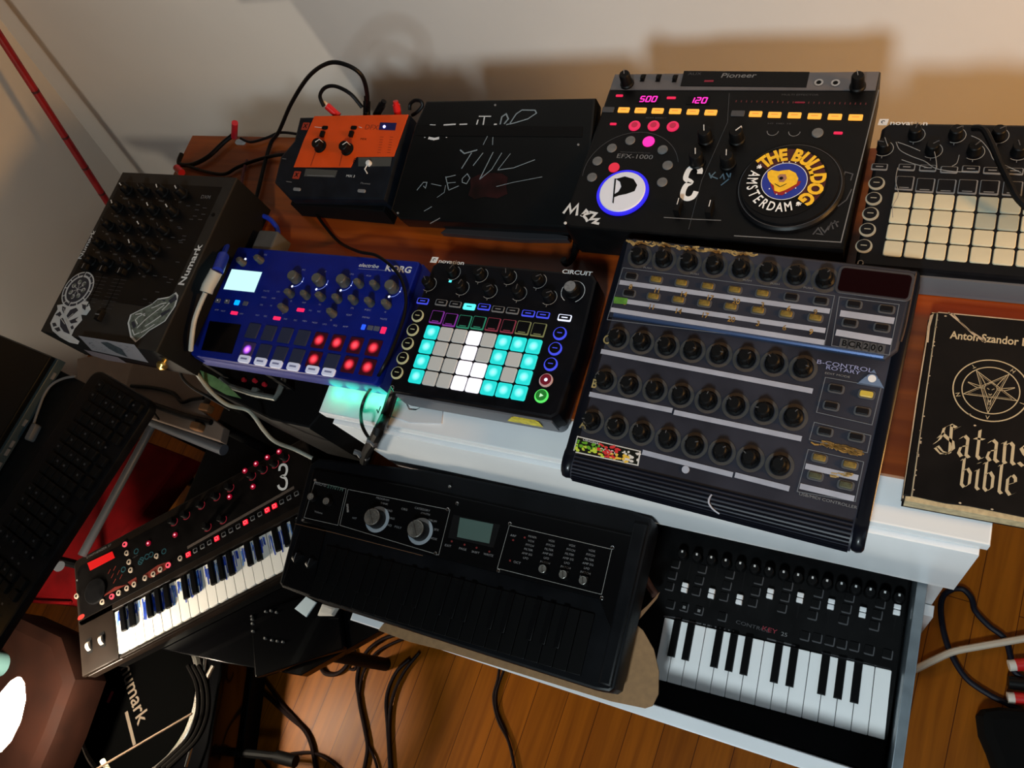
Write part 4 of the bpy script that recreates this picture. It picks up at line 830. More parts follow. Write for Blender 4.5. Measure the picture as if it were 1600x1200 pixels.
# ------------------------------------------------------------------ twin effects deck
EBK = pm('deck_black', (0.009, 0.009, 0.010), 0.40, var=0.3); ESL = pm('deck_grey_band', (0.13, 0.12, 0.125), 0.4, 0.4, var=0.1); H = 0.066
d = Dev('effects_deck', 'large black effects deck with orange buttons and a round yellow-lettered sticker', 'audio device', 0.2312, 0.2755, 0.0, -0.0155, Matrix.Translation((0, 0, H)))
Z = zp(860, 80, 2.963); L = lambda x, y, h=0.0: d.loc(Z(x, y), h)
o = [L(293, 78), L(1540, 92), L(1510, 200), L(1350, 890), L(250, 830), L(60, 815)]
o = [(-0.168, 0.122), (0.168, 0.1235), (0.169, 0.0), (0.168, -0.124), (-0.160, -0.124), (-0.172, -0.116), (-0.170, 0.0)]
b = MB(); b.prism(o, 0.006, H, EBK, 0.003); b.part('body', d.root)
for q in ((-0.14, -0.1), (0.14, -0.1), (-0.14, 0.1), (0.14, 0.1)):
    b = MB(); b.cyl(q[0], q[1], 0.012, 0.0, 0.006, BLK2, 16); b.part('foot', d.root)
b = d.mb(); yb = L(1000, 182)[1]; b.prism([(-0.1665, yb), (0.1665, yb), (0.1665, 0.1215), (-0.1665, 0.120)], 0.0, 0.0015, ESL, 0.0005); b.part('rear_band', d.root)
b = d.mb(); b.prism([L(620, 97), L(1200, 102), L(1185, 172), L(603, 166)], 0.0015, 0.0026, BLK, 0.0004); u, v = L(870, 120); b.text('Pioneer', u, v, 0.0105, 0.0028, GRYP, sx=1.35, shear=0.15, bold=0.01)
u, v = L(670, 112); b.text('AUX', u, v, 0.006, 0.0028, DGRY, sx=1.4); u, v = L(735, 145); b.stroke([(u - 0.006, v), (u + 0.006, v)], 0.003, 0.0028, em('dim_red', (0.25, 0.0, 0.02), 0.6)); b.part('rear_window', d.root)
KT = knob_mesh('knob', 0.0078, 0.020, KNB, GRYP, 0.001, 1.2)
for zx, zy in ((347, 112), (1425, 120)): u, v = L(zx, zy, 0.016); d.at('knob', KT, u, v - 0.002, 0.0015, 0.3)
b = MB(); b.box(-0.0030, 0.0030, -0.006, 0.006, 0, 0.0006, BLK2); b.box(-0.002, 0.002, -0.0045, 0.001, 0, 0.005, KNB); sm = b.mesh('switch')
for zx, zy in ((430, 128), (502, 129), (578, 131)): u, v = L(zx, zy); d.at('switch', sm, u, v, 0.0015)
b = MB(); b.ring(0, 0, 0.003, 0.0052, 0.0008, SILV, 20); b.cyl(0, 0, 0.0031, 0, 0.0004, BLK2, 16); jm = b.mesh('jack')
for zx, zy in ((1243, 150), (1320, 152)): u, v = L(zx, zy); d.at('jack', jm, u, v, 0.0015)
# displays
def seg7(b, ch, x, y, w_, h_, z, mat, t=0.0011):
    S = {'5': 'afgcd', '0': 'abcdef', '1': 'bc', '2': 'abged'}[ch]; sl = 0.12 * h_
    P_ = {'a': ((0, h_), (w_, h_)), 'b': ((w_, h_), (w_, h_ / 2)), 'c': ((w_, h_ / 2), (w_, 0)), 'd': ((0, 0), (w_, 0)), 'e': ((0, 0), (0, h_ / 2)), 'f': ((0, h_ / 2), (0, h_)), 'g': ((0, h_ / 2), (w_, h_ / 2))}
    for s_ in S: (x0, y0), (x1, y1) = P_[s_]; b.stroke([(x + x0 + sl * y0 / h_, y + y0), (x + x1 + sl * y1 / h_, y + y1)], t, z, mat)
for txt, (zx, zy) in (('500', (455, 223)), ('120', (685, 229))):
    b = d.mb(); u, v = L(zx, zy); b.prism(rr(0.030, 0.013, 0.001, 2, u, v), 0.0, 0.0006, BLK2)
    for k, ch in enumerate(txt): seg7(b, ch, u - 0.0115 + k * 0.0082, v - 0.0042, 0.0052, 0.0084, 0.0008, em('seg_magenta', (1.0, 0.02, 0.42), 1.8), 0.0016)
    b.part('display', d.root, label='magenta digits ' + txt)
OB = em('btn_orange', (1.0, 0.42, 0.05), 1.15); b = MB(); b.prism(rr(0.0155, 0.0078, 0.001, 2), 0, 0.0018, OB, 0.0004); b.box(-0.004, 0.004, -0.0006, 0.0008, 0.0018, 0.0019, pm('btn_amber_print', (0.5, 0.15, 0.02), 0.6, em=(1, 0.35, 0.05), es=0.5)); om = b.mesh('button')
for zx, zy in ((340, 274), (418, 276), (497, 278), (578, 280), (660, 283), (743, 286), (950, 293), (1038, 297), (1130, 299), (1223, 303), (1317, 306), (1413, 309)): u, v = L(zx, zy); d.at('button', om, u, v, 0, label='glowing orange button')
b = MB(); b.prism(rr(0.0165, 0.008, 0.001, 2), 0, 0.0016, DGRY, 0.0004); km = b.mesh('button')
for zx, zy in ((268, 272), (868, 290)): u, v = L(zx, zy); d.at('button', km, u, v)
def rb(mt, r, inner=None): b = MB(); b.cyl(0, 0, r, 0, 0.0018, mt, 24, 0.0006); (b.cyl(0, 0.0008, r * 0.55, 0.0018, 0.0020, inner, 18) if inner else None); return b.mesh('round_button')
for zx, zy in ((390, 347), (478, 347), (567, 350)): u, v = L(zx, zy); d.at('round_button', rb(em('btn_crimson', (0.85, 0.02, 0.10), 0.9), 0.0078, pm('btn_crimson_dark', (0.2, 0.01, 0.03), 0.5, em=(0.5, 0.01, 0.05), es=0.6)), u, v)
GB = pm('round_grey', (0.12, 0.12, 0.12), 0.5, var=0.2, scale=100); gm = rb(GB, 0.0066)
for zx, zy in ((285, 450), (370, 415), (520, 458), (543, 530), (518, 608), (218, 510), (193, 585), (1237, 380)): u, v = L(zx, zy); d.at('round_button', gm, u, v, label='unlit grey round button')
u, v = L(455, 420); d.at('round_button', rb(em('btn_hotpink', (1.0, 0.02, 0.35), 1.4), 0.0078), u, v); u, v = L(295, 540); d.at('round_button', rb(em('btn_red_r', (0.75, 0.02, 0.05), 0.9), 0.0072), u, v)
b = d.mb()
for zx, zy, w_ in ((320, 207, 0.010), (560, 217, 0.012), (291, 338, 0.009), (1332, 380, 0.010)): u, v = L(zx, zy); b.prism(rr(w_, 0.0035, 0.001, 2, u, v), 0, 0.0008, em('led_crimson', (0.9, 0.01, 0.08), 0.9))
u, v = L(1155, 238); b.prism(rr(0.012, 0.002, 0.0008, 2, u, v), 0, 0.0006, MATS['dim_red'])
b.part('indicator_lamp', d.root)
b = d.mb()
for zx, zy in ((1030, 370), (1130, 373)): u, v = L(zx, zy); b.ring(u, v, 0.0062, 0.0070, 0.0003, GRYP, 24, PI, 2 * PI)
u, v = L(390, 489); b.text('EFX-1000', u, v, 0.0095, 0.0003, GRYP, sx=1.3); u, v = L(392, 470); b.text('PERFORMANCE EFFECTOR', u, v, 0.0026, 0.0003, DGRY, sx=1.3)
u, v = L(1155, 203); b.text('MULTI EFFECTOR', u, v, 0.0035, 0.0003, DGRY, sx=1.6); u, v = L(1060, 336); b.text('LO  MID  HI', u, v, 0.003, 0.0003, DGRY, sx=1.8); u, v = L(490, 310); b.text('BEAT EFFECT', u, v, 0.003, 0.0003, DGRY, sx=1.6)
for k in range(26):
    zx = 860 + k * 24; u, v = L(zx, 232 + (zx - 860) * 0.02); b.box(u - 0.0006, u + 0.0006, v - 0.0015, v + 0.0015, 0.0001, 0.0003, pm('print_red_dim', (0.09, 0.01, 0.012), 0.6))
b.ring(*L(365, 560), 0.0665 * 0.93, 0.0673 * 0.93, 0.0003, DGRY, 60, 0.3, PI * 1.05)
b.stroke([L(525, 770), L(655, 778), L(790, 784)], 0.001, 0.0003, GRYP); b.stroke([L(828, 195), L(820, 330), L(700, 600), L(640, 825)], 0.0006, 0.0003, DGRY)
b.stroke([L(1520, 180), L(1345, 885), L(850, 855)], 0.0012, 0.0003, GRYP)
b.part('lettering', d.root)
b = d.mb(); u, v = L(655, 608); b.stroke(smooth_path([(q[0], q[1], 0) for q in [L(860 * 0 + (1020 + x / 6.66 - 860) * 2.963, (180 + y / 6.66 - 80) * 2.963) for x, y in ((487, 612), (493, 575), (470, 540), (435, 532), (385, 560), (355, 610), (345, 665), (395, 700), (350, 730), (322, 780), (312, 835), (330, 862), (370, 872), (420, 850), (452, 795))]], 5), 0.0066, 0.0005, pm('sticker_bright', (0.8, 0.8, 0.8), 0.5)); b.part('number_sticker', d.root, label='white reversed 3 sticker')
b = d.mb()
for ln in (((735, 565), (745, 590)), ((765, 560), (745, 580), (775, 592)), ((785, 590), (800, 570), (805, 595)), ((815, 565), (830, 590), (790, 622)), ((835, 565), (828, 595))): b.stroke([L(*p) for p in ln], 0.0016, 0.0005, pm('paint_blue_grey', (0.08, 0.14, 0.19), 0.7))
for ln in (((1215, 850), (1240, 820), (1260, 850), (1230, 845)), ((1250, 815), (1270, 840), (1290, 810)), ((1285, 830), (1300, 795), (1310, 825)), ((1315, 785), (1330, 815)), ((1300, 800), (1335, 790))): b.stroke([L(*p) for p in ln], 0.0016, 0.0005, DGRY)
for ln in (((1350, 600), (1365, 560), (1400, 570), (1390, 600)), ((1330, 720), (1370, 690), (1395, 640))): b.stroke([L(*p) for p in ln], 0.0014, 0.0005, DGRY)
b.part('scribble', d.root)
b = d.mb()
for ln in (((60, 752), (90, 712), (95, 748), (128, 712), (122, 762)), ((142, 765), (165, 738), (178, 752), (150, 760), (165, 775), (172, 790)), ((180, 745), (212, 752), (185, 780), (222, 778), (200, 795), (226, 800))): b.stroke([L(*p) for p in ln], 0.0034, 0.0006, WHT)
b.part('graffiti', d.root, label='white brush lettering on the front corner'); u, v = L(32, 797); 
b = d.mb(); b.cyl(-0.1675, -0.1195 + 0.001, 0.002, 0, 0.0008, WHT, 12); b.part('paint_dot', d.root)
# knobs and faders
KC_ = knob_mesh('knob', 0.0088, 0.018, KNB, WHT, 0.0010, 1.15)
for zx, zy, a in ((712, 372, 0.25), (858, 372, -0.7), (672, 480, 0.25), (815, 487, 0.2)): u, v = L(zx, zy, 0.016); d.at('knob', KC_, u, v, 0, a)
b = MB(); b.box(-0.0035, 0.0035, -0.009, 0.009, 0, 0.012, KNB, 0.001); b.box(-0.0005, 0.0005, -0.0005, 0.0085, 0.012, 0.0124, WHT); fm = b.mesh('fader')
for zx, zy in ((588, 712), (735, 722)): u, v = L(zx, zy, 0.010); d.at('fader', fm, u, v)
# left dial: white disc with sail emblem, blue halo ring
u, v = L(332, 650, 0.004); b = d.mb(); b.cyl(u, v, 0.0335, 0, 0.003, pm('halo_blue', (0.0, 0.0, 0.15), 0.4, em=(0.03, 0.02, 0.9), es=0.9), 56); b.part('light_ring', d.root)
b = d.mb(); b.cyl(u, v, 0.0295, 0, 0.005, pm('disc_white', (0.60, 0.60, 0.62), 0.5, em=(0.8, 0.8, 1.0), es=0.15), 56, 0.001)
EB = pm('emblem_black', (0.006, 0.006, 0.006), 0.6); LP = lambda x, y: L(x, y, 0.005)
b.flat([LP(297, 590), LP(305, 590), LP(293, 705), LP(287, 702)], 0.0052, EB)
b.flat([LP(302, 592), LP(345, 580), LP(385, 592), LP(402, 620), LP(390, 648), LP(350, 662), LP(318, 668), LP(292, 678), LP(292, 665), LP(315, 650), LP(328, 628), LP(322, 605)], 0.0052, EB)
b.part('dial', d.root, label='white dial with a black sail emblem')
# right jog dial
JC = Vector(d.loc((1233, 290), 0.006)); JX, JY = JC
b = d.mb(); b.lathe([(0.0600, 0.0), (0.0600, 0.004), (0.0575, 0.0065), (0.0545, 0.0065), (0.054, 0.009), (0.050, 0.0095)], BLK, 72, (JX, JY)); b.ring(JX, JY, 0.0565, 0.0573, 0.0068, DGRY, 72); b.part('jog_dial', d.root)
S2 = zp(1120, 200, 7.0588); SL = lambda x, y: d.loc(S2(x, y), 0.0105); CX, CY = SL(742, 588)
b = d.mb(); b.cyl(CX, CY, 0.0485, 0.009, 0.0102, BLK2, 72); BZ = 0.0104
DR_ = pm('sticker_darkred', (0.05, 0.003, 0.004), 0.6); DBB = pm('sticker_blue', (0.008, 0.025, 0.28), 0.5); DY = pm('sticker_yellow', (0.88, 0.50, 0.015), 0.5, var=0.1, scale=200); DW = pm('sticker_white', (0.85, 0.85, 0.85), 0.5)
b.ring(CX, CY, 0.0, 0.0455, BZ, DR_, 48, -0.75, 2.55)
b.cyl(CX, CY, 0.0252, BZ, BZ + 0.0002, DBB, 48); b.ring(CX, CY, 0.0250, 0.0257, BZ + 0.0004, DW, 48)
def arc_text(txt, cx, cy, r, a0, a1, size, mat, z, inward=False, sx=1.0, bold=0.02):
    n = len(txt)
    for k, ch in enumerate(txt):
        if ch == ' ': continue
        a = a0 + (a1 - a0) * k / (n - 1); b.text(ch, cx + r * math.cos(a), cy + r * math.sin(a), size, z, mat, rot=a + (PI / 2 if inward else -PI / 2), sx=sx, bold=bold)
for ch, an in zip('THEBULLDOG', (137, 120, 103, 77, 58, 41, 27, 9, -13, -37)):
    a = math.radians(an); b.text(ch, CX + 0.0362 * math.cos(a), CY + 0.0362 * math.sin(a), 0.0225, BZ + 0.0008, DY, rot=a - PI / 2, sx=0.84, bold=0.05)
arc_text('AMSTERDAM', CX, CY, 0.0365, math.radians(168), math.radians(288), 0.0175, DW, BZ + 0.0008, inward=True, sx=0.68, bold=0.014)
for an in (150, 306):
    a = math.radians(an); px_, py_ = CX + 0.036 * math.cos(a), CY + 0.036 * math.sin(a); b.flat(circ(px_, py_, 0.0022, 10), BZ + 0.0006, DW)
    for k in range(4): b.flat(circ(px_ + 0.003 * math.cos(a + (k - 1.5) * 0.7), py_ + 0.003 * math.sin(a + (k - 1.5) * 0.7), 0.0008, 7), BZ + 0.0006, DW)
# plain generic yellow head shape in the middle
RD2 = pm('sticker_red', (0.28, 0.006, 0.008), 0.5)
b.flat([SL(590, 620), SL(640, 735), SL(720, 745), SL(820, 690), SL(910, 630), SL(930, 590), SL(700, 560)], BZ + 0.0006, RD2)
b.flat([SL(x, y) for x, y in ((560, 490), (600, 465), (680, 480), (740, 470), (800, 465), (870, 500), (900, 560), (880, 620), (800, 665), (750, 690), (690, 712), (635, 695), (630, 640), (585, 600), (560, 550))], BZ + 0.0008, DY)
b.flat([SL(x, y) for x, y in ((670, 540), (700, 515), (760, 515), (775, 560), (740, 600), (690, 600))], BZ + 0.0010, pm('sticker_tan', (0.35, 0.16, 0.10), 0.6)); b.flat(circ(*SL(712, 560), 0.0022, 12), BZ + 0.0012, EB); b.stroke([SL(640, 620), SL(700, 655), SL(770, 620)], 0.0008, BZ + 0.0012, EB)
for x_, y_ in ((730, 383), (800, 378), (870, 385), (580, 675), (660, 735), (760, 722), (870, 668)): b.flat(circ(*SL(x_, y_), 0.0008, 7), BZ + 0.0010, DW)
b.part('sticker', d.root, label='round sticker with yellow and white ring lettering')
# ------------------------------------------------------------------ upright-grained mixer at the left
MXB = pm('mixer_black', (0.010, 0.010, 0.011), 0.42, var=0.3); MXG = pm('mixer_frame', (0.021, 0.019, 0.017), 0.5, 0.0, spec=0.2, var=0.15)
H = 0.100
d = Dev('dj_mixer', 'black dj mixer with stickers along its front at the left end of the board', 'mixer', -0.6095, 0.033, 0.0, 0.0, Matrix.Translation((0, 0, H)))
Z = zp(60, 260, 3.5294); L = lambda x, y, h=0.0: d.loc(Z(x, y), h)
b = MB(); b.prism([(-0.127, -0.149), (0.127, -0.149), (0.127, 0.149), (-0.127, 0.149)], 0.012, H - 0.003, BLK2, 0.002); b.part('body', d.root)
b = d.mb(); b.prism([(-0.127, -0.149), (0.127, -0.149), (0.127, 0.149), (-0.127, 0.149)], -0.003, 0.0, MXG, 0.0008); b.part('frame', d.root)
b = MB(); b.box(-0.1265, 0.1265, -0.1494, -0.149, 0.020, H - 0.003, MXG); b.part('front_panel', d.root)
for q in ((-0.1, -0.09), (0.1, -0.09), (-0.1, 0.12), (0.1, 0.12)):
    b = MB(); b.cyl(q[0], q[1], 0.012, 0.0, 0.012, BLK2, 16); b.part('foot', d.root)
fy = L(300, 730)[1]
b = d.mb(); b.prism([(-0.118, fy), (0.107, fy), (0.107, 0.130), (-0.118, 0.130)], 0.0, 0.0008, MXB, 0.0003); b.part('face_plate', d.root)
KM_ = knob_mesh('knob', 0.0078, 0.017, KNB, WHT, 0.0016, 1.2); KM2 = knob_mesh('knob', 0.0072, 0.017, KNB, DGRY, 0.0011, 1.2)
cols = [-0.098, -0.058, -0.016, 0.026]; rws = [0.118, 0.084, 0.050, 0.016, -0.016]
for j, y_ in enumerate(rws):
    for i, x_ in enumerate(cols):
        lit_ = (i, j) in ((2, 0), (3, 0), (2, 1), (3, 1), (2, 2), (2, 3), (0, 0), (0, 1)); d.at('knob', KM_ if lit_ else KM2, x_ + 0.01, y_ - 0.006, 0.0008, 0.9 + random.uniform(-0.15, 0.15))
b = MB(); b.box(-0.008, 0.008, -0.0045, 0.0045, 0, 0.009, KNB, 0.0015); b.box(-0.0008, 0.0008, -0.0045, 0.0045, 0.009, 0.0093, GRYP); fm = b.mesh('fader')
for i, x_ in enumerate((-0.093, -0.052, -0.011)): d.at('fader', fm, x_, -0.034, 0.0008, 0.0)
d.at('fader', fm, *L(350, 830), 0.0, PI / 2)
b = d.mb()
for i in range(3):
    for k in range(9): x_ = -0.093 + 0.041 * i; b.box(x_ - 0.014, x_ + 0.014, -0.046 - k * 0.0062, -0.0455 - k * 0.0062, 0.0008, 0.0011, DGRY)
    x_ = -0.093 + 0.041 * i; b.box(x_ - 0.001, x_ + 0.001, -0.098, -0.040, 0.0008, 0.0012, BLK2)
for j, y_ in enumerate(rws):
    for i, x_ in enumerate(cols): b.text('LO MID HI GAIN MIC'.split()[j] if i % 2 else 'TREBLE BASS MID GAIN LVL'.split()[j], x_ + 0.01, y_ - 0.020, 0.0042, 0.0012, GRYP); b.stroke([(x_ - 0.004, y_ - 0.015), (x_ + 0.0, y_ - 0.0165)], 0.0012, 0.0012, GRYP)
rnd = random.Random(4)
for k in range(26): x_ = rnd.choice((0.060, 0.078, 0.092)) + rnd.uniform(-0.004, 0.004); y_ = rnd.uniform(-0.09, 0.11); b.box(x_ - 0.004, x_ + 0.004, y_ - 0.0006, y_ + 0.0006, 0.0009, 0.0012, DGRY)
u, v = L(925, 172); b.text('DXM', u, v, 0.009, 0.0012, GRYP); u, v = L(500, 130); b.cyl(u, v, 0.002, 0.0008, 0.0020, em('led_red_small', (0.6, 0.02, 0.05), 0.7), 10)
u, v = L(830, 545); b.text('Numark', 0.117, v, 0.0165, 0.0006, WHT, rot=PI / 2, sx=1.25, bold=0.025); u, v = L(290, 405); b.text('Numark', -0.1215, v - 0.01, 0.0135, 0.0006, WHT, rot=PI / 2, sx=1.2, bold=0.02)
b.part('lettering', d.root)
u, v = L(965, 268); b = d.mb(); b.cyl(u, v, 0.003, 0.0, 0.0012, BLK2, 14); b.part('screw', d.root)
# silver edge screw knob at the lower right corner
BRS = pm('brass', (0.55, 0.36, 0.10), 0.3, 0.9)
b = MB(); b.M = Matrix.Translation((0.118, -0.149, 0.072)) @ Matrix.Rotation(PI / 2, 4, 'X'); b.lathe([(0.004, 0), (0.004, 0.006), (0.0075, 0.007), (0.0085, 0.011), (0.0060, 0.016), (0.0015, 0.018)], BRS, 20); b.part('ground_screw', d.root)
# stickers
SW = pm('sticker_offwhite', (0.58, 0.59, 0.59), 0.6); SK = pm('sticker_ink', (0.018, 0.022, 0.035), 0.6); SG_ = pm('sticker_greygreen', (0.10, 0.12, 0.10), 0.6, var=0.6, scale=160); SP = pm('sticker_paper', (0.42, 0.37, 0.37), 0.6)
Z6 = zp(60, 420, 6.0); S6 = lambda x, y: d.loc(Z6(x, y), 0.001)
b = d.mb(); cx_, cy_ = S6(370, 195); ax_ = abs(S6(500, 150)[0] - cx_)
RW = 0.032
b.flat([S6(*p) for p in ((240, 330), (175, 340), (180, 380), (150, 430), (110, 510), (130, 580), (200, 640), (290, 690), (370, 708), (385, 680), (310, 625), (340, 560), (375, 520), (410, 480), (400, 430), (450, 435), (490, 380), (470, 310), (430, 290))], 0.0009, SW)
b.flat(circ(cx_, cy_, RW, 40), 0.0011, SW); b.ring(cx_, cy_, RW * 0.80, RW * 0.93, 0.0013, SK, 40); b.ring(cx_, cy_, 0, RW * 0.70, 0.0013, SK, 32)
for k in range(12): a = k * PI / 6; b.stroke([(cx_ + RW * 0.78 * math.cos(a), cy_ + RW * 0.78 * math.sin(a)), (cx_ + RW * 0.95 * math.cos(a), cy_ + RW * 0.95 * math.sin(a))], 0.0016, 0.0015, SW)
for k in range(7):
    a = k * 2 * PI / 7; q = (cx_ + RW * 0.42 * math.cos(a), cy_ + RW * 0.42 * math.sin(a)); b.flat(circ(q[0], q[1], 0.0042, 8), 0.0015, SG_); b.ring(q[0], q[1], 0.003, 0.0042, 0.0017, SW, 10, a, a + 4); b.stroke([(cx_, cy_), q], 0.0008, 0.0016, SW)
for ps in (((205, 470), (230, 460), (290, 590), (295, 615), (240, 590), (205, 540)), ((265, 440), (300, 385), (355, 365), (375, 390), (330, 430), (280, 470)), ((130, 510), (160, 505), (175, 535), (140, 545)), ((150, 560), (195, 545), (210, 580), (180, 590)), ((160, 430), (205, 400), (220, 430), (195, 455)), ((285, 490), (380, 450), (350, 480), (370, 500), (310, 515)), ((300, 545), (325, 530), (335, 560), (312, 570)), ((225, 350), (260, 365), (240, 420), (225, 390)), ((410, 330), (450, 345), (440, 390), (415, 370))):
    b.flat([S6(*p) for p in ps], 0.0013, SK)
for ps in (((240, 370), (250, 440), (300, 600)), ((180, 440), (215, 470), (250, 520)), ((330, 420), (260, 480), (300, 500)), ((150, 590), (220, 640), (350, 690))): b.stroke([S6(*p) for p in ps], 0.001, 0.0016, SW)
b.part('sticker', d.root, label='round white and black wheel sticker on the left corner')
b = d.mb(); vo = [(1290, 218), (1312, 250), (1300, 300), (1285, 350), (1230, 430), (1190, 490), (1110, 540), (1040, 580), (985, 630), (910, 690), (860, 640), (835, 510), (860, 430), (960, 380), (1060, 330), (1120, 280), (1230, 260)]
b.flat([S6(*p) for p in vo], 0.0009, SW); vc = Vector(S6(1070, 450)); b.flat([tuple(vc + (Vector(S6(*p)) - vc) * 0.93) for p in vo], 0.0011, SG_)
for ps in (((925, 555), (1000, 480), (1100, 400), (1180, 340)), ((910, 430), (960, 420), (1000, 440)), ((880, 570), (900, 620), (950, 600)), ((1060, 370), (1110, 350), (1150, 330), (1200, 320)), ((930, 520), (910, 480), (940, 450), (1000, 420)), ((1000, 540), (1080, 490), (1150, 440)), ((1160, 390), (1200, 350), (1230, 320)), ((960, 600), (1030, 560), (1090, 520))): b.stroke([S6(*p) for p in ps], 0.0016, 0.0013, SW)
for ps in (((1220, 300), (1290, 240), (1300, 290), (1240, 330)), ((1145, 420), (1240, 370), (1230, 400), (1160, 450)), ((870, 500), (900, 490), (920, 540), (890, 560)), ((1150, 290), (1200, 290), (1180, 310))): b.flat([S6(*p) for p in ps], 0.0013, SK)
b.part('sticker', d.root, label='grey-green hooded figure cut-out sticker on the right side')
# paper sticker folded over the front edge: upper part on the sloping face
b = MB(); fr = -0.1498
def fz(px, py): q = UYp(*Z6(px, py), 0.033 - 0.1505); return (q.x + 0.6095, q.z)
pts = [fz(*p) for p in ((370, 632), (895, 716), (1030, 885), (500, 770))]
def vface(b, ps, mt, dy): b.add([(x, -0.149 - dy, z) for x, z in ps], [list(range(len(ps)))], mt)
vface(b, pts, SP, 0.0006)
vface(b, [fz(*p) for p in ((425, 760), (500, 775), (740, 830), (835, 890), (640, 860), (500, 815))], pm('sticker_pinkish', (0.34, 0.25, 0.25), 0.6), 0.0012)
PW = MATS['sticker_ink']
rnd = random.Random(9)
for k in range(60):
    s_, t = rnd.uniform(0.08, 0.92), rnd.uniform(0.12, 0.85)
    if 0.35 < s_ < 0.68: continue
    u, v = bil(pts, s_, t); vface(b, [(u - 0.0022, v), (u, v + 0.0008), (u + 0.0022, v), (u, v - 0.0006)], PW, 0.0010)
vface(b, [bil(pts, s_, t) for s_, t in ((0.36, 0.2), (0.5, 0.1), (0.68, 0.4), (0.66, 0.9), (0.5, 0.75), (0.42, 0.55))], pm('sticker_ink_grey', (0.07, 0.08, 0.085), 0.6, var=0.7, scale=200), 0.0011)
b.part('sticker', d.root, label='white rectangular sticker on the front face')
b = MB(); q0 = U(350, 345, 0.03)
b.prism(rr(0.040, 0.055, 0.004, 3, -0.445, 0.105), 0.0, 0.034, pm('grey_adapter', (0.06, 0.055, 0.05), 0.6, var=0.1), 0.003)
tag(b.part('power_adapter'), 'small grey box standing between the dj mixer and the blue sampler', 'adapter')

# ------------------------------------------------------------------ black synthesizer on the drawer
SY = pm('synth_black', (0.008, 0.009, 0.012), 0.42, var=0.3, scale=18); SYP = pm('synth_panel', (0.004, 0.004, 0.005), 0.35)
KBK = pm('dark_keys', (0.0035, 0.0035, 0.004), 0.45)
PH = 0.075; Pm = Matrix.Translation((0, 0, PH))
d = Dev('synthesizer', 'long black synthesizer with two big silver knobs resting across the open drawer', 'synthesizer', -0.0774, -0.2636, -0.251, 0.0239, Pm)
Z = zp(420, 680, 2.5); L = lambda x, y, h=0.0: d.loc(Z(x, y), h)
o = rr(0.556, 0.226, 0.014, 5, 0.0, 0.0)
o = [L(185, 85), L(600, 130), L(1400, 285), L(1490, 318), L(1492, 345), L(1345, 990), L(1325, 1003), L(1270, 995), L(205, 655), L(40, 590), L(30, 575), L(150, 110)]
b = d.mb(); b.prism(o, -0.055, -0.006, SY, 0.004); b.part('body', d.root)
for q in ((-0.245, -0.09), (0.245, -0.09), (-0.245, 0.09), (0.245, 0.09)):
    b = MB(); b.cyl(q[0], q[1], 0.010, 0.0, 0.021, BLK2, 14); b.part('foot', d.root)
# raised panel block, key well left lower
b = d.mb(); b.prism([L(175, 130), L(560, 200), L(1440, 395), L(1432, 430), L(1350, 790), L(1290, 640), L(133, 340), L(125, 330)], -0.0062, 0.0, SYP, 0.002)
b.part('control_panel', d.root)
b = d.mb(); b.prism([L(1425, 340), L(1480, 350), L(1335, 985), L(1285, 970)], -0.0062, 0.001, SY, 0.003); b.part('side_cheek', d.root)
b = d.mb(); b.prism([L(125, 345), L(215, 370), L(160, 625), L(48, 585)], -0.0062, -0.002, SYP, 0.001)
for zx, zy in ((112, 478), (165, 500)): u, v = L(zx, zy); b.tube([(u - 0.003, v + 0.002, -0.001), (u + 0.003, v - 0.002, -0.001)], 0.009, BLK, 16); b.stroke([(u, v - 0.008), (u + 0.001, v + 0.006)], 0.0008, 0.0082, GRYP)
b.part('wheel_panel', d.root)
# keys
k0 = Vector(L(225, 430, -0.004)); k1 = Vector(L(1275, 700, -0.004)); ang = math.atan2(k1.y - k0.y, k1.x - k0.x); ln = (k1 - k0).length
KP = Matrix.Translation((0, 0, PH)) @ Matrix.Translation((k0.x, k0.y, -0.006)) @ Matrix.Rotation(ang, 4, 'Z')
b = MB(); b.prism(rr(ln / 22 - 0.0010, 0.080, 0.0012, 2, 0, -0.040), 0, 0.0035, KBK, 0.0006); wm_ = b.mesh('key')
b = MB(); b.prism([(-0.0042, 0), (-0.0042, -0.055), (0.0042, -0.055), (0.0042, 0)], 0, 0.0075, KEYB, 0.001); bm_ = b.mesh('key')
for i in range(22): place('key', wm_, d.root, KP @ T(ln / 22 * (i + 0.5), 0))
for i in range(21):
    if (1, 1, 0, 1, 1, 1, 0)[i % 7]: place('key', bm_, d.root, KP @ T(ln / 22 * (i + 1), 0))
# frames
b = d.mb(); FR2 = pm('frame_silver', (0.22, 0.22, 0.21), 0.4)
def fr(ps, w_=0.0007): b.stroke([L(*p) for p in ps], w_, 0.0004, FR2, True)
fr([(180, 182), (303, 210), (270, 352), (138, 322)]); fr([(310, 212), (708, 292), (664, 468), (278, 352)]); fr([(940, 352), (1340, 446), (1300, 622), (893, 520)])
b.stroke([L(100, 345), L(250, 380), L(600, 470)], 0.0008, -0.001, pm('bronze_line', (0.12, 0.06, 0.03), 0.4))
u, v = L(225, 198); b.text('micro', u - 0.012, v + 0.001, 0.0085, 0.0005, GRYP, sx=1.2, rot=-0.02); b.text('SYNTH', u + 0.018, v - 0.0005, 0.0085, 0.0005, pm('print_green', (0.06, 0.12, 0.10), 0.6), sx=1.2, rot=-0.02)
for x0_, y0_, n_ in ((1030, 398, 6), (1105, 414, 7), (1185, 432, 7), (1262, 452, 7)):
    u, v = L(x0_, y0_)
    for k in range(n_): b.text(['VOX', 'PITCH', 'FILTER', 'AMP EG', 'LFO', 'PATCH', 'MIXER'][(k + n_) % 7], u - 0.0003 * k, v - k * 0.0062, 0.0042, 0.0005, GRYP, sx=1.1)
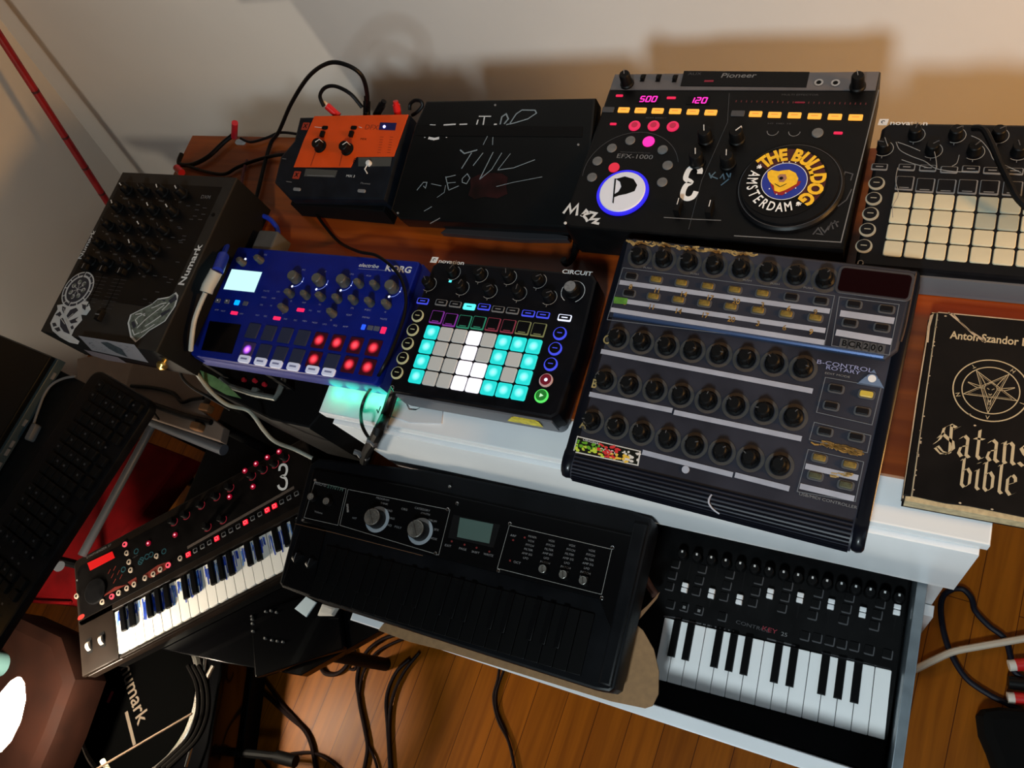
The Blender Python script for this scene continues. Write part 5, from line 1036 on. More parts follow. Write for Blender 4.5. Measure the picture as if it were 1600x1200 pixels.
for zx, zy, t_ in ((445, 250, 'PROGRAM'), (452, 268, 'BANK'), (600, 290, 'CATEGORY'), (612, 308, 'SYNTH'), (470, 295, 'LEAD'), (480, 325, 'BASS'), (470, 352, 'PAD'), (640, 335, 'DRUM'), (655, 370, 'SFX'), (645, 405, 'VOX'), (335, 325, 'HIT'), (505, 360, 'POLY'), (530, 290, 'ORG'), (195, 302, 'Volume'), (955, 393, 'ARP'), (970, 498, 'OCT'), (700, 432, 'EXIT'), (758, 445, 'PAGE'), (808, 458, 'SHIFT'), (858, 468, 'WRITE')): u, v = L(zx, zy); b.text(t_, u, v, 0.0045, 0.0005, GRYP, sx=1.15)
for zx, zy in ((715, 415), (765, 428), (812, 440), (862, 455), (955, 410), (1000, 400), (943, 490)): u, v = L(zx, zy); b.cyl(u, v, 0.0014, 0, 0.0008, pm('led_off_red', (0.16, 0.02, 0.02), 0.4), 10)
b.part('lettering', d.root)
b = MB(); b.cyl(0, 0, 0.0026, 0, 0.0022, CHR, 14, 0.0006); sc_ = b.mesh('screw')
for zx, zy in ((183, 177), (700, 291), (652, 462), (135, 333), (943, 347), (1343, 440), (1302, 637), (898, 530), (708, 203), (737, 268)): u, v = L(zx, zy); d.at('screw', sc_, u, v, 0.0)
SLK = pm('knob_silver', (0.40, 0.39, 0.36), 0.28, 0.85, var=0.3, scale=80)
for zx, zy in ((402, 318), (572, 365)):
    u, v = L(zx, zy, 0.018); b = d.mb(); b.ring(u, v, 0.0150, 0.0205, 0.0006, pm('ring_pale', (0.22, 0.26, 0.30), 0.5), 40); b.part('knob_ring', d.root)
    b = MB(); b.lathe([(0.0150, 0.0), (0.0150, 0.003), (0.0142, 0.012), (0.0140, 0.017)], BLK, 32); b.cyl(0, 0, 0.0132, 0.017, 0.0185, SLK, 32, 0.001); b.box(-0.0006, 0.0006, -0.012, 0.012, 0.0185, 0.0188, CHR); d.at('knob', b.mesh('knob'), u, v, 0.0, 0.6, label='big knob with a spun silver top')
b = MB(); b.cyl(0, 0, 0.0062, 0, 0.010, BLK, 20); b.cyl(0, 0, 0.0056, 0.010, 0.0115, SLK, 20, 0.0006); b.box(-0.0004, 0.0004, -0.005, 0.005, 0.0115, 0.0117, CHR); sk_ = b.mesh('knob')
for zx, zy in ((1070, 523), (1150, 545), (1228, 568), (165, 240), (225, 258)): u, v = L(zx, zy, 0.009); d.at('knob', sk_, u, v, 0.0, 0.3)
u, v = L(308, 285, 0.004); b = d.mb(); b.tube([(u - 0.003, v + 0.006, 0.004), (u + 0.003, v - 0.006, 0.004)], 0.0018, SILV, 8); b.part('arp_lever', d.root)
b = d.mb(); b.prism([L(722, 310), L(905, 350), L(878, 440), L(700, 400)], 0.0, 0.0006, BLK2); b.prism([L(748, 322), L(878, 348), L(862, 424), L(736, 398)], 0.0006, 0.0012, pm('lcd_green', (0.055, 0.095, 0.085), 0.4)); b.part('display', d.root)
u, v = L(718, 232); b = d.mb(); b.ring(u, v, 0.011, 0.0125, -0.0052, BLK2, 24); b.part('mic_socket', d.root)

# cardboard under it
CARD = pm('cardboard', (0.28, 0.155, 0.07), 0.85, var=0.12, scale=120, bump=0.2)
zc = -0.2515
ps = [U(x, y, zc) for x, y in ((592, 985), (600, 975), (640, 970), (900, 930), (985, 968), (1005, 985), (1022, 1015), (1030, 1050), (1029, 1085), (1020, 1103), (1008, 1107), (955, 1096), (700, 1018), (640, 1003))]
e = bpy.data.objects.new('cardboard_sheet', None); COL.objects.link(e); e.location = ps[5]; I = Matrix.Translation(-ps[5])
tag(e, 'brown cardboard sheet with a rounded end sticking out under the black synthesizer', 'cardboard')
b = MB(I); b.prism([(p.x, p.y) for p in ps], zc - 0.0005, zc + 0.002, CARD, 0.0004); b.part('sheet', e)
b = MB(I); q = [U(983, 972, zc), U(1012, 946, zc + 0.02), U(1030, 926, zc + 0.03), U(1026, 936, zc + 0.002), U(1004, 962, zc - 0.010), U(990, 978, zc)]
b.add([tuple(p) for p in q], [[0, 1, 2, 3, 4, 5]], CARD); b.add([tuple(p + Vector((0.001, 0.001, 0.002))) for p in q], [[5, 4, 3, 2, 1, 0]], CARD); b.part('torn_flap', e)
b = MB(); q = [U(x, y, -0.20) for x, y in ((1010, 880), (1016, 882), (1002, 930), (996, 926))]; 
b.tube([U(1013, 878, -0.26), U(999, 930, -0.26)], 0.004, pm('pale_strip', (0.20, 0.21, 0.24), 0.5), 8); tag(b.part('plastic_strip'), 'pale grey strip standing in the open drawer beside the black synthesizer', 'strip')
cable('cable_bundle', [U(x, y, -0.30) for x, y in ((1020, 845), (1012, 870), (1006, 895), (1014, 915), (1024, 930))], 0.006, pm('rusty_bundle', (0.07, 0.03, 0.02), 0.7, var=0.4), 'brownish bundle of leads in the drawer behind the cardboard')

# ------------------------------------------------------------------ key controller inside the drawer
CT = pm('controller_black', (0.006, 0.006, 0.007), 0.45, var=0.2); H = 0.062
zk = -0.444 + 0.0
kz = -0.33; x1_ = U(1414, 1055, kz).x; 
d = Dev('midi_keyboard', 'black controller keyboard with white keys and eight white sliders lying inside the open drawer', 'keyboard', 0.325, -0.235, -0.444, 0.0, Matrix.Translation((0, 0, kz + 0.444)))
Z = zp(980, 820, 3.158); L = lambda x, y, h=0.0: d.loc(Z(x, y), h)
b = MB(); b.prism([(-0.225, -0.134), (0.202, -0.134), (0.202, 0.240), (-0.225, 0.240)], 0.003, kz + 0.444, CT, 0.003); b.part('body', d.root)
for q in ((-0.2, -0.11), (0.17, -0.11), (-0.2, 0.2), (0.17, 0.2)):
    b = MB(); b.cyl(q[0], q[1], 0.008, 0.0, 0.003, BLK2, 12); b.part('foot', d.root)
uR, vR = L(1297, 740); uL, vL = L(175, 475); uF, vF = L(1255, 1080); pitch = 0.0
# pitch from the measured first and last bottoms
uA, _ = L(185, 778); uB, _ = L(1255, 1080); pitch = (uB - uA) / 14.0
KF = d.P @ Matrix.Translation((uB - pitch * 15, (vR + vL) / 2, 0)) @ Matrix.Rotation(math.atan2(vR - vL, uR - uL), 4, 'Z')
wl_ = vR - vF
keybed(d, 0, 0, pitch, 15, wl_, wl_ * 0.60, KEYW, KEYB, P=KF, h=0.0, bw=0.52, lift=0.004)
b = MB(); b.prism(rr(0.0088, 0.0065, 0.001, 2, 0, 0.0035), 0, 0.007, pm('slider_white', (0.75, 0.76, 0.78), 0.5), 0.001); b.prism(rr(0.0088, 0.0065, 0.001, 2, 0, -0.0040), 0, 0.007, MATS['slider_white'], 0.001); sm_ = b.mesh('slider')
slots = d.mb()
for zx, zy in ((283, 308), (415, 337), (553, 367), (705, 338), (853, 358), (1006, 390), (1162, 430), (1332, 417)):
    u, v = L(zx, zy, 0.006); d.at('slider', sm_, u, v, 0.0); cy_ = L(zx, 270 + (zx - 283) * 0.12)[1]; slots.box(u - 0.001, u + 0.001, cy_ - 0.035, cy_ + 0.025, 0.0001, 0.0004, BLK2)
slots.part('slider_slot', d.root)
b = MB(); b.prism(rr(0.0125, 0.0125, 0.0015, 2), 0, 0.0008, DGRY); b.prism(rr(0.0110, 0.0110, 0.001, 2, -0.0008, 0.0008), 0, 0.0016, CT, 0.0003); bb_ = b.mesh('button')
for k, (zx, zy) in enumerate(((240, 195), (372, 220), (508, 246), (650, 275), (795, 303), (945, 338), (1098, 360), (1250, 390))):
    for j in range(3): u, v = L(zx - 15 * j, zy + 55 * j); d.at('button', bb_, u, v)
for zx, zy in ((215, 395), (282, 408), (355, 425), (470, 455), (877, 550), (938, 560), (1000, 575), (1060, 590), (1122, 602), (1195, 620), (1285, 640)): u, v = L(zx, zy); d.at('button', bb_, u, v)
KN_ = knob_mesh('knob', 0.0072, 0.015, KNB, None, 0, 1.1)
bb2 = MB(); bb2.lathe([(0.0085, 0), (0.0075, 0.003), (0.0070, 0.014), (0.006, 0.015)], KNB, 16); bb2.box(-0.0013, 0.0013, 0.001, 0.0042, 0.015, 0.0155, WHT); KN_ = bb2.mesh('knob')
for i in range(16): zx = 270 + 71.5 * i; zy = 140 + 14.4 * i; u, v = L(zx, zy, 0.015); d.at('knob', KN_, u, v, 0.0, 0)
b = d.mb()
u, v = L(640, 508); b.text('CONTROL', u - 0.006, v, 0.0070, 0.0004, DGRY, sx=1.4, rot=-0.02); u, v = L(745, 535); b.text('KEY', u - 0.012, v + 0.001, 0.0085, 0.0004, pm('print_red', (0.25, 0.015, 0.03), 0.6), sx=1.4, rot=-0.02); u, v = L(775, 542); b.text('25', u, v, 0.0075, 0.0004, GRYP, sx=1.2)
for p, q in (((180, 452), (265, 462)), ((270, 470), (415, 500)), ((690, 562), (830, 598)), ((960, 632), (1300, 715))): b.stroke([L(*p), L(*q)], 0.0022, 0.0004, DGRY)
for zx, zy in ((282, 408), (355, 425)): u, v = L(zx, zy); b.box(u - 0.002, u + 0.002, v - 0.002, v + 0.002, 0.0016, 0.0019, GRYP)
for k in range(8): u, v = L(370 + k * 22, 490 + k * 5); b.box(u - 0.001, u + 0.001, v - 0.001, v + 0.001, 0.0001, 0.0004, DGRY)
b.part('lettering', d.root)
cable('cable', [Vector((0.30, 0.02, -0.30)), Vector((0.28, -0.05, -0.29)), Vector((0.30, -0.10, -0.30)), Vector((0.36, -0.09, -0.31))], 0.003, pm('blue_lead', (0.01, 0.03, 0.12), 0.5), 'blue lead in the shadow at the back of the open drawer')

# ------------------------------------------------------------------ small keyboard synth with red lamps
JB = pm('brown_black', (0.030, 0.020, 0.015), 0.4, var=0.3, scale=20); JD = pm('panel_dark', (0.010, 0.008, 0.008), 0.4, var=0.3); REDP = pm('red_glow_print', (0.10, 0.012, 0.008), 0.5, em=(0.5, 0.05, 0.02), es=0.10)
BL = U(127, 1060, -0.36); yw = math.radians(39.0); RJ = Matrix.Rotation(yw, 4, 'Z'); cen = BL + RJ @ Vector((0.2875, 0.1225, 0)); H = -0.36 + 0.452
d = Dev('keyboard_synth', 'small keyboard synth with white mini keys and red glowing buttons on the glossy table', 'synthesizer', cen.x, cen.y, -0.452, yw, Matrix.Translation((0, 0, H)))
Z = zp(80, 680, 3.0); L = lambda x, y, h=0.0: d.loc(Z(x, y), h)
W2, D2 = 0.2875, 0.1225
kbk = L(295, 832)[1]; kx0 = L(297, 830)[0]; kft = L(325, 1022)[1]; kx1 = L(1160, 372)[0]
b = MB(); b.prism(rr(2 * W2 - 0.03, 2 * D2 - 0.04, 0.012, 4), 0.003, H - 0.026, BLK2, 0.003); b.prism(rr(2 * W2, 2 * D2, 0.012, 4), H - 0.026, H - 0.008, JB, 0.003)
b.prism(rr(2 * W2 - 0.004, D2 - kbk - 0.004, 0.012, 4, 0, (D2 + kbk) / 2 + 0.002), H - 0.009, H, JB, 0.004)
b.prism([(-W2 + 0.002, -D2 + 0.002), (kx0 - 0.002, -D2 + 0.002), (kx0 - 0.002, kbk + 0.02), (-W2 + 0.002, kbk + 0.02)], H - 0.009, H, JB, 0.002)
b.box(kx0, W2 - 0.002, -D2 + 0.001, kft - 0.003, H - 0.009, H - 0.001, JB, 0.001)
b.part('body', d.root)
for q in ((-0.25, -0.09), (0.25, -0.09), (-0.25, 0.09), (0.25, 0.09)):
    b = MB(); b.cyl(q[0], q[1], 0.009, 0.0, 0.003, BLK2, 12); b.part('foot', d.root)
b = d.mb(); b.prism(rr(2 * W2 - 0.020, 0.112, 0.012, 4, 0.0, kbk + 0.075), 0.0, 0.0008, JD, 0.0003); b.part('control_panel', d.root)
# keys
pt = (kx1 - kx0) / 20.6
KPW = pm('key_white_warm', (0.85, 0.82, 0.77), 0.4)
kyP = d.P
b = MB(); wl_ = kbk - kft; b.prism(rr(pt - 0.0008, wl_, 0.001, 2, 0, -wl_ / 2), -0.006, 0.0, KPW, 0.0006); wk = b.mesh('white_key')
b = MB(); b.prism([(-0.0055, 0), (-0.0055, -wl_ * 0.56), (0.0055, -wl_ * 0.56), (0.0055, 0)], -0.002, 0.0065, KEYB, 0.0015); bk = b.mesh('black_key')
for i in range(22): d.at('white_key', wk, kx0 + pt * (i + 0.5), kbk)
for i in range(21):
    if (1, 1, 0, 1, 1, 1, 0)[i % 7]: d.at('black_key', bk, kx0 + pt * (i + 1), kbk)
# blue paint dabbed on the white keys between the black ones
b = d.mb(); BP = pm('blue_paint', (0.01, 0.05, 0.42), 0.5, var=0.6, scale=120); BP2 = pm('blue_paint_pale', (0.12, 0.28, 0.65), 0.5, var=0.5, scale=120)
rnd = random.Random(8)
for i in range(22):
    for k in range(5):
        x_ = kx0 + pt * (i + 0.22 + 0.14 * k) + rnd.uniform(-0.001, 0.001); l_ = wl_ * rnd.uniform(0.15, 0.52); y0 = kbk - wl_ * rnd.uniform(0.02, 0.12)
        b.stroke([(x_, y0), (x_ + rnd.uniform(-0.001, 0.001), y0 - l_ / 2), (x_ + rnd.uniform(-0.002, 0.002), y0 - l_)], rnd.uniform(0.0012, 0.0034), 0.0003 + k * 0.0001, BP if rnd.random() < 0.7 else BP2)
b.part('blue_paint', d.root, label='blue paint strokes on the white keys')
# controls
KR = knob_mesh('knob', 0.0068, 0.013, KNB, None, 0, 1.1)
kr = d.mb(); RR_ = pm('ring_red', (0.10, 0.010, 0.014), 0.5, em=(0.5, 0.02, 0.04), es=0.30)
for zx, zy in ((1085, 100), (1035, 128), (982, 155), (928, 185), (825, 240), (760, 282), (688, 322), (618, 370), (560, 400), (790, 390), (718, 425)): u, v = L(zx, zy, 0.010); d.at('knob', KR, u, v, 0.0008); kr.ring(u, v, 0.0080, 0.0094, 0.0011, RR_, 20, -2.6, 0.4)
kr.part('knob_ring', d.root)
RB_ = em('led_red_hot', (1.0, 0.03, 0.06), 1.6)
b = MB(); b.cyl(0, 0, 0.0056, 0, 0.002, em('btn_red_glow', (0.35, 0.0, 0.02), 0.6), 18, 0.0006); b.cyl(0, 0, 0.0020, 0.002, 0.0026, em('led_red_core', (1.0, 0.25, 0.3), 2.2), 12); rl = b.mesh('red_lamp')
for zx, zy in ((1070, 78), (1015, 105), (962, 135), (910, 168), (948, 242), (838, 290), (583, 468), (458, 508)): u, v = L(zx, zy); d.at('red_lamp', rl, u, v, 0.0008)
def rbt(mt, mi): b = MB(); b.cyl(0, 0, 0.0056, 0, 0.0022, mt, 18, 0.0006); b.cyl(0, 0, 0.0024, 0.0022, 0.0025, mi, 12); return b.mesh('round_button')
rw = rbt(pm('btn_ivory', (0.42, 0.34, 0.27), 0.4), BLK); rp_ = rbt(em('btn_rose', (1.0, 0.10, 0.14), 1.0), BLK)
for zx, zy, k in ((348, 513, 1), (357, 553, 0), (368, 595, 0), (376, 633, 0), (243, 782, 2), (287, 757, 1), (320, 740, 0), (358, 718, 0), (392, 700, 0), (443, 670, 0), (482, 652, 0), (515, 630, 0), (551, 610, 1), (608, 578, 0), (497, 567, 0), (122, 755, 0)):
    u, v = L(zx, zy); d.at('round_button', rp_ if k == 1 else rw, u, v, 0.0008)
b = MB(); b.prism(rr(0.0095, 0.0085, 0.001, 2), 0, 0.0016, GRYP); b.prism(rr(0.0068, 0.0060, 0.001, 2), 0, 0.0020, JD); s0 = b.mesh('step_button')
b = MB(); b.prism(rr(0.0105, 0.0095, 0.001, 2), 0, 0.0016, em('step_red', (1.0, 0.01, 0.03), 1.3)); b.ring(0, 0, 0.003, 0.0038, 0.0020, em('step_pink', (1, 0.35, 0.35), 1.0), 12); s1 = b.mesh('step_button')
q0 = Vector(L(645, 560)); q1 = Vector(L(1152, 275))
for i in range(16): q = q0.lerp(q1, i / 15); d.at('step_button', s1 if i in (0, 4, 8, 11, 12) else s0, q.x, q.y, 0.0008, label='red lit step button' if i in (0, 4, 8, 11, 12) else None)
b = d.mb(); b.prism([L(172, 600), L(288, 545), L(300, 575), L(185, 635)], 0.0008, 0.0016, em('lcd_red', (0.85, 0.01, 0.01), 0.75)); b.part('display', d.root)
b = d.mb(); u, v = L(205, 730, 0.004); b.cyl(u, v, 0.026, 0.0008, 0.005, BLK, 36, 0.002); b.part('jog_pad', d.root)
b = d.mb(); Q3 = zp(280, 690, 5.714); b.stroke(smooth_path([(*d.loc(Q3(x, y), 0.001), 0) for x, y in ((895, 262), (902, 222), (930, 205), (957, 222), (962, 262), (948, 298), (915, 312), (950, 328), (962, 365), (952, 410), (924, 426), (896, 414), (884, 388))], 4), 0.0050, 0.0014, pm('sticker_white3', (0.75, 0.75, 0.75), 0.5)); b.part('number_sticker', d.root, label='white 3 sticker')
b = d.mb(); u, v = L(225, 545); b.text('SYNTHESIZER 37', u, v, 0.0065, 0.0011, GRYP, sx=1.3)
q0 = Vector(L(640, 528)); q1 = Vector(L(1140, 245)); b.stroke([q0, q1], 0.0060, 0.0011, pm('strip_brown', (0.075, 0.055, 0.045), 0.6, var=0.3, scale=300))
b.stroke([L(290, 820), L(560, 680)], 0.0012, 0.0011, GRYP)
for ps in (((230, 765), (300, 730), (360, 700), (300, 712)), ((360, 690), (400, 665), (405, 690), (372, 705)), ((430, 660), (500, 610), (560, 590), (540, 630), (470, 670))): b.flat([L(*p) for p in ps], 0.0010, REDP)
for zx, zy in ((275, 640), (290, 660), (300, 625), (318, 645), (330, 665), (300, 685)): u, v = L(zx, zy); b.stroke([(u - 0.004, v - 0.003), (u + 0.003, v + 0.004)], 0.0016, 0.0011, REDP)
for k, (zx, zy) in enumerate(((400, 545), (425, 585), (420, 595), (450, 570), (530, 545), (340, 630), (470, 560))): u, v = L(zx, zy); b.ring(u, v, 0.004, 0.006, 0.0011, pm('print_teal', (0.01, 0.06, 0.08), 0.5), 16)
b.text('D-BEAM', *L(395, 570), 0.004, 0.0011, DGRY); u, v = L(142, 853); b.flat(circ(u, v, 0.009, 16, 0.005), 0.0012, pm('red_print_bright', (0.30, 0.02, 0.015), 0.5)); u, v = L(122, 680); b.cyl(u, v, 0.002, 0, 0.001, GRYP, 10)
b.part('lettering', d.root)
b = MB(); b.M = Matrix.Rotation(PI / 2, 4, 'Y'); b.cyl(0, 0, 0.0100, -0.0035, 0.0035, pm('wheel_pale', (0.60, 0.52, 0.45), 0.4), 28); b.M = Matrix.Identity(4); wh = b.mesh('wheel')
sl = d.mb()
for zx, zy in ((178, 988), (238, 960)): u, v = L(zx, zy); place('wheel', wh, d.root, d.P @ T(u, v, -0.003)); sl.prism(rr(0.013, 0.030, 0.002, 2, u + 0.001, v), 0.0, 0.0006, BLK2)
sl.part('wheel_slot', d.root)

# ------------------------------------------------------------------ book
CV = pm('book_cover', (0.013, 0.010, 0.009), 0.45, var=0.3, scale=25); PG = pm('book_pages', (0.42, 0.33, 0.19), 0.8, var=0.2, scale=200); BPR = pm('book_print', (0.40, 0.33, 0.21), 0.6); WRN = pm('worn_edge', (0.38, 0.30, 0.21), 0.8, var=0.3)
d = Dev('book', 'worn black paperback with a pentagram emblem lying on the board at the right edge', 'book', 0.566, 0.004, 0.0, 0.004, Matrix.Translation((0, 0, 0.0225)))
Z = zp(1400, 460, 3.0); L = lambda x, y, h=0.0: d.loc(Z(x, y), h)
x0_, y1_ = L(188, 82); xl_, yf_ = L(85, 955); xs = L(135, 600)[0]
xs0 = (x0_ + xl_) / 2 + 0.0; xr = xs0 + 0.130; yt = y1_; yb_ = yf_ - 0.004
b = d.mb(); b.prism([(xs0 - 0.006, yb_), (xr, yb_), (xr, yt), (xs0 - 0.006, yt)], -0.0225 + 0.002, -0.0015, PG, 0.0005)
b.part('pages', d.root)
b = d.mb(); b.prism([(xs0, yb_ + 0.006), (xs0 + 0.03, yb_ + 0.0045), (xs0 + 0.05, yb_ + 0.006), (xr, yb_ + 0.004), (xr + 0.001, yt - 0.001), (xs0, yt + 0.0005)], -0.0015, 0.0, CV, 0.0004); b.part('front_cover', d.root)
b = d.mb(); b.prism([(xs0 - 0.009, yb_ + 0.004), (xs0 - 0.0006, yb_ + 0.005), (xs0 - 0.0006, yt), (xs0 - 0.007, yt - 0.001)], -0.0205, -0.0007, CV, 0.002); b.part('spine', d.root)
b = d.mb(); b.box(xs0 - 0.008, xr, yb_ - 0.0005, yt, -0.0225, -0.0206, CV); b.part('back_cover', d.root)
b = d.mb()
zt = 0.0003
b.stroke([(xs0 - 0.0002, yb_ + 0.004), (xs0 - 0.0006, (yb_ + yt) / 2), (xs0 - 0.0001, yt - 0.003)], 0.0007, zt, WRN)
b.stroke([(xs0 - 0.0080, yb_ + 0.002), (xs0 - 0.0083, 0.0), (xs0 - 0.0066, yt - 0.004)], 0.0012, -0.0012, WRN); b.stroke([(xs0, yt - 0.0004), (xr, yt - 0.0008)], 0.0012, zt, WRN)
b.stroke([L(245, 85), L(300, 130), L(360, 185), L(420, 225)], 0.0018, zt, WRN); b.stroke([L(265, 88), L(330, 160), L(410, 210)], 0.0008, zt, WRN); b.flat([L(p[0], p[1], 0.0) for p in ((160, 100), (178, 88), (160, 150), (152, 225), (140, 222), (148, 150))], -0.0004, WRN)
rnd = random.Random(6)
for k in range(22): u = xs0 + rnd.uniform(-0.0008, 0.0012); v = rnd.uniform(yb_ + 0.01, yt - 0.005); b.flat(circ(u, v, rnd.uniform(0.0004, 0.0011), 6), zt, WRN)
for x_, y_ in ((345, 563), (370, 615), (300, 978), (450, 1008), (232, 102)): b.flat(circ(*L(x_, y_), 0.0013, 7, 0.0009), zt, WRN)
b.part('worn_spots', d.root)
b = d.mb()
u, v = L(255, 187); b.text('Anton Szandor LaVey', u, v - 0.001, 0.0125, zt, BPR, align='LEFT', sx=0.82, bold=0.02)
pcx, pcy = L(443, 450); R1 = abs(L(262, 450)[0] - pcx); R2 = abs(L(305, 450)[0] - pcx)
b.ring(pcx, pcy, R1 - 0.0012, R1, zt, BPR, 64); b.ring(pcx, pcy, R2 - 0.0010, R2, zt, BPR, 64)
P5 = [(pcx + (R2 - 0.001) * math.cos(math.radians(-90 + 72 * k)), pcy + (R2 - 0.001) * math.sin(math.radians(-90 + 72 * k))) for k in range(5)]
b.stroke([P5[0], P5[2], P5[4], P5[1], P5[3]], 0.0010, zt, BPR, True); i5 = [(pcx + (p[0] - pcx) * 0.82, pcy + (p[1] - pcy) * 0.82) for p in P5]; b.stroke([i5[0], i5[2], i5[4], i5[1], i5[3]], 0.0004, zt, BPR, True)
g = lambda x, y: (pcx + x * R2, pcy + y * R2)
for ln in (((-.18, .22), (-.22, .05), (-.12, -.2), (0, -.5), (.12, -.2), (.22, .05), (.18, .22)), ((-.18, .2), (-.32, .45), (-.5, .72)), ((.18, .2), (.32, .45), (.5, .72)), ((-.2, .1), (-.5, .16), (-.8, .24)), ((.2, .1), (.5, .16), (.8, .24)), ((-.2, .05), (-.5, .06), (-.8, .22)), ((.2, .05), (.5, .06), (.8, .22)), ((-.12, .08), (-.04, .02)), ((.12, .08), (.04, .02)), ((-.06, -.15), (0, -.2), (.06, -.15)), ((-.14, .25), (0, .34), (.14, .25)), ((-.06, -.3), (-.03, -.62)), ((.06, -.3), (.03, -.62))): b.stroke([g(*p) for p in ln], 0.0006, zt, BPR)
for k, ch in enumerate('VLHTN'): a = math.radians(-90 + 72 * k); b.text(ch, pcx + (R1 + R2) / 2 * math.cos(a), pcy + (R1 + R2) / 2 * math.sin(a), 0.006, zt, BPR, rot=a + PI / 2)
b.part('cover_print', d.root)
# blackletter title written with a broad pen
BLT = {
 'S': [((.62, .92), (.40, 1.0), (.18, .86), (.14, .66), (.34, .54), (.56, .42), (.62, .2), (.42, 0.02), (.2, .06), (.02, .22)), ((.0, .5), (.1, .62)), ((.44, .98), (.50, .04)), ((-.05, .16), (.2, .0), (.42, .04)), ((-.12, .28), (.06, .44), (.18, .7)), ((.55, .84), (.75, .97))],
 'a': [((.08, .58), (.22, .70), (.36, .60), (.36, .08), (.48, .0)), ((.36, .38), (.14, .32), (.08, .12), (.2, .0), (.36, .1))],
 't': [((.2, .95), (.2, .1), (.32, .0), (.42, .08)), ((.04, .66), (.38, .66))],
 'n': [((.0, .62), (.1, .70), (.12, .06), (.2, .0)), ((.12, .56), (.28, .70), (.4, .60), (.40, .08), (.5, .0))],
 's': [((.38, .64), (.22, .70), (.08, .56), (.2, .40), (.36, .28), (.36, .10), (.2, .0), (.04, .1))],
 'b': [((.0, .92), (.1, 1.02), (.1, .1), (.22, .0), (.4, .14), (.4, .52), (.26, .68), (.1, .54))],
 'i': [((.04, .62), (.14, .70), (.14, .08), (.24, .0)), ((.10, .90), (.20, .94))],
 'l': [((.04, .92), (.14, 1.02), (.14, .08), (.24, .0))],
 'e': [((.1, .34), (.38, .46), (.36, .60), (.24, .70), (.08, .54), (.08, .14), (.22, .0), (.40, .1))],
 'k': [((.04, .92), (.14, 1.02), (.14, .0)), ((.14, .4), (.34, .66), (.36, .44), (.18, .36), (.38, .0))]}
b = d.mb()
def bl(txt, x, y, h, adv, z, sx=0.74):
    for ch in txt:
        for st in BLT[ch]: b.nib([(x + px_ * h * sx, y + py_ * h) for px_, py_ in st], 0.105 * h, math.radians(38), z, BPR)
        x += adv.get(ch, 0.52) * h * sx
u, v = L(188, 742); bl('Satansk', u, v, 0.0325, {'S': 0.74, 'a': 0.56, 't': 0.48, 'n': 0.60, 's': 0.50}, zt)
u, v = L(292, 905); bl('bible', u, v + 0.001, 0.0300, {'b': 0.54, 'i': 0.34, 'l': 0.34, 'e': 0.5}, zt)
b.part('title', d.root, label='blackletter title')
# ------------------------------------------------------------------ leads on and behind the board
def up(l): return [U(x, y, z) for x, y, z in l]
cable('cable', up([(572, 178, .055), (574, 150, .10), (565, 118, .14), (540, 101, .16), (512, 99, .16), (482, 120, .13), (455, 162, .08), (436, 205, .03), (424, 222, .008), (415, 250, .006), (405, 290, .006), (398, 318, .006)]), 0.0032, CAB, 'black lead arching high over the wall from the orange panel down to the board')
cable('cable', up([(566, 168, .07), (548, 147, .09), (525, 135, .10), (508, 137, .10), (500, 150, .09), (506, 166, .075)]), 0.0030, CAB, 'short black lead looping to the white-ringed red plug')
RLD = pm('dark_red_lead', (0.10, 0.008, 0.01), 0.5)
cable('cable', up([(368, 208, .01), (350, 222, .008), (325, 245, .008), (300, 257, .008), (280, 256, .010), (284, 240, .012)]), 0.0040, CAB, 'black lead crossing the far left corner of the board')
cable('cable', up([(480, 212, .006), (440, 207, .006), (418, 215, .006), (392, 222, .006), (376, 216, .008)]), 0.0024, CAB, 'thin black lead running beside the white label on the board')
cable('cable', up([(470, 240, .01), (430, 243, .008), (395, 252, .006), (370, 262, .006), (350, 272, .006), (320, 268, .006), (290, 258, .009)]), 0.0030, CAB, 'black lead leaving the left side of the orange-topped box')
cable('cable', up([(386, 250, .005), (380, 270, .005), (378, 290, .005), (386, 320, .005), (372, 330, .006)]), 0.0026, RLD, 'dark red lead hanging down the board behind the dj mixer')
b = MB(); b.tube(up([(366, 214, .010), (367, 192, .045)]), 0.0055, pm('plug_crimson', (0.40, 0.01, 0.02), 0.4), 12); tag(b.part('plug'), 'upright red plug at the rear edge of the board', 'plug')
b = MB(); b.tube(up([(276, 262, .012), (284, 270, .012)]), 0.0065, MATS['plug_crimson'], 12); tag(b.part('plug'), 'dark red plug behind the top corner of the dj mixer', 'plug')
p = U(377, 223, 0.0); b = MB(); b.prism(rr(0.022, 0.010, 0.004, 4, p.x, p.y), 0.0002, 0.004, pm('label_white', (0.34, 0.33, 0.32), 0.6), 0.001); tag(b.part('cable_tag'), 'small white tag lying among the leads at the rear of the board', 'tag')
b = MB(); b.tube(smooth_path(up([(640, 172, .05), (641, 163, .055), (648, 157, .06), (657, 158, .06), (660, 165, .055), (653, 174, .05), (644, 180, .045)])), 0.0028, CAB, 8); tag(b.part('cable_loop'), 'small black loop of lead between the orange panel and the dark lid', 'cable')
cable('cable', up([(490, 328, .008), (505, 350, .006), (530, 378, .006), (560, 393, .05), (590, 400, .052), (620, 425, .05), (633, 455, .05), (632, 490, .05), (615, 540, .050), (598, 575, .050), (584, 600, .025), (570, 622, .002), (564, 645, -.002)]) + [UYp(567, 668, -.146), UYp(579, 688, -.150)], 0.0024, CAB, 'thin black lead trailing over the blue sampler and down the dresser front')
cable('cable', up([(905, 360, .03), (900, 378, .01), (896, 400, .008), (885, 412, .02), (880, 405, .03)]), 0.0045, CAB, 'black lead entering the rear of the groovebox with cyan pads')
